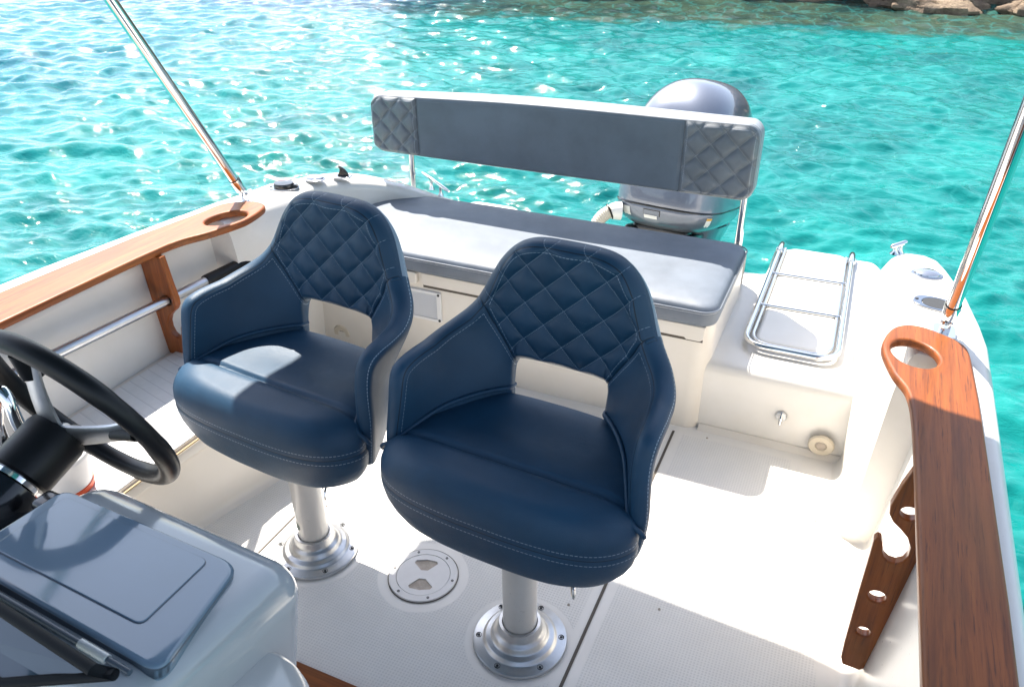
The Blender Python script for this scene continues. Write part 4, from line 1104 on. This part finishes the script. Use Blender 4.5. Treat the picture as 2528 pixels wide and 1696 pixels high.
# windscreen corner
t = empty('windscreen', (-.75, .30, .83)); tag(t, 'tinted windscreen corner in a dark frame at the bottom left', 'windscreen')
A = [Vector(p) for p in ((-.85, .304, .87), (-.556, .276, .87), (-.540, .284, .862), (-.655, .242, .838), (-.87, .250, .838))]
mb = MB(); mb.add([A[0], A[1], A[2], A[3], A[4]], [(0, 1, 2, 3, 4)]); gl = local(mb.build('tinted_pane', M['tint'], smooth=False), t); sm = gl.modifiers.new('thick', 'SOLIDIFY'); sm.thickness = .005
mb = MB(); mb.tube([A[0], A[1], A[2], A[3], A[4]], .0065, 12, flat=.75); local(mb.build('frame', M['matt']), t)

# steering wheel
Wc = Vector((-1.040, .644, .786)); Wn = Vector((.06, .932, .356)).normalized()
t = empty('steering_wheel', Wc); tag(t, 'black three-spoke steering wheel seen from behind at left', 'steering wheel')
X = Wn.cross(Vector((0, 0, 1))).normalized(); Yv = Wn.cross(X).normalized()
WM = Matrix((X, Yv, Wn)).transposed().to_4x4(); RW = .165
# camera side of the wheel looks at -Wn
mb = MB(); NR = 120; pts = []; rad = []
for k in range(NR):
    a = 2*PI*k/NR; pts.append(WM @ Vector((RW*math.cos(a), RW*math.sin(a), 0)))
    g = 1.
    for c0 in (-15, 105, 225):
        dlt = abs((math.degrees(a)-c0-60+180) % 360-180); g += .10*(1/(1+math.exp((dlt-42)/1.6)))
    rad.append(.0148*g)
mb.tube(pts, .0148, 20, closed=True, radii=rad); mb.build('rim', M['black'], t)
for a in (352, 277, 135):
    a = R(a); c_, s_ = math.cos(a), math.sin(a); sp = MB(); rows = []
    for f in np.linspace(0, 1, 14):
        r = .02+.128*f; w = .024-.011*f+.010*f**6; zz = -.040+.040*f**1.3; dz = .0055
        o_ = Vector((c_*r, s_*r, 0)); n_ = Vector((-s_, c_, 0))
        rows.append([WM @ (o_+n_*w*u+Vector((0, 0, zz+v*dz))) for u, v in ((-1, -.4), (-.7, -1), (.7, -1), (1, -.4), (1, .4), (.7, 1), (-.7, 1), (-1, .4))])
    sp.grid(rows, closev=True); sp.f.append(tuple(range(8))); sp.f.append(tuple(13*8+k for k in range(8)))
    so2 = sp.build('spoke', M['steel'], t, bevel=0)
    sh = MB(); sh.tube([WM @ Vector((c_*r, s_*r, z)) for r, z in ((.112, -.012), (.13, -.006), (.158, 0))], .02, 14, radii=[.016, .019, .020], flat=.62); sh.build('spoke_boot', M['black'], so2)
mb = MB(); mb.lathe([(.043, -.125), (.0475, -.121), (.047, -.05), (.044, -.040), (.020, -.036)], 36, WM); mb.build('hub', M['black'], t)
t2 = empty('steering_column', Wc); tag(t2, 'glossy black tilt steering column between wheel and dash', 'steering column')
mb = MB(); mb.lathe([(.030, -.136), (.036, -.133), (.036, -.122)], 30, WM); mb.build('column_collar', M['chrome'], t2)
mb = MB(); m2 = WM.copy(); mb.lathe([(.050, -.27), (.058, -.245), (.056, -.195), (.060, -.188), (.060, -.165), (.054, -.138), (.030, -.134)], 40, m2); mb.build('column_boot', M['black_gloss'], t2)

# bucket on the locker, throttle
t = empty('bucket', (-1.56, .875, .2685)); tag(t, 'white round bucket with orange foot band behind the steering column', 'bucket')
mb = MB(); mb.lathe([(.062, .012), (.067, .05), (.074, .092), (.077, .094), (.077, .104), (.070, .108), (.02, .112), (.001, .112)], 44); mb.build('bucket_body', M['lidwhite'], t)
mb = MB(); mb.lathe([(.060, 0), (.0632, .002), (.0648, .016), (.062, .018)], 44); mb.build('foot_band', M['orange'], t)
t = empty('throttle_lever', (-1.17, .60, .70)); tag(t, 'chrome throttle lever at the left frame edge beside the wheel hub', 'throttle')
mb = MB(); mb.tube(spline([(-.02, 0, 0), (-.016, 0, .05), (.0, .004, .095), (.018, .006, .118), (.032, .004, .105), (.04, 0, .07), (.05, 0, .03)], 8), .010, 14); mb.build('lever_arm', M['chrome'], t)
mb = MB(); mb.lathe([(.034, -.06), (.036, -.02), (.03, .0), (.004, .006)], 28); mb.build('lever_base', M['black_gloss'], t)

# pleated cushion on the port locker
t = empty('locker_cushion', (-1.6, .85, .26)); tag(t, 'thin white pleated cushion on the left side locker', 'cushion')
mb = MB(); prism(mb, [[(-1.795, .05), (-1.455, .05), (-1.438, 1.0), (-1.408, 1.60), (-1.79, 1.60)]], .010, .004, 0, Matrix.Translation((0, 0, .2585))); local(weld(mb.build('pleated_pad', M['pleat'])), t)
mb = MB(); P = [(-1.444, .2, .2585), (-1.427, 1.0, .2585), (-1.40, 1.58, .2585)]; mb.tube(P, .0028, 8); local(mb.build('edge_strip', M['cream_edge']), t)
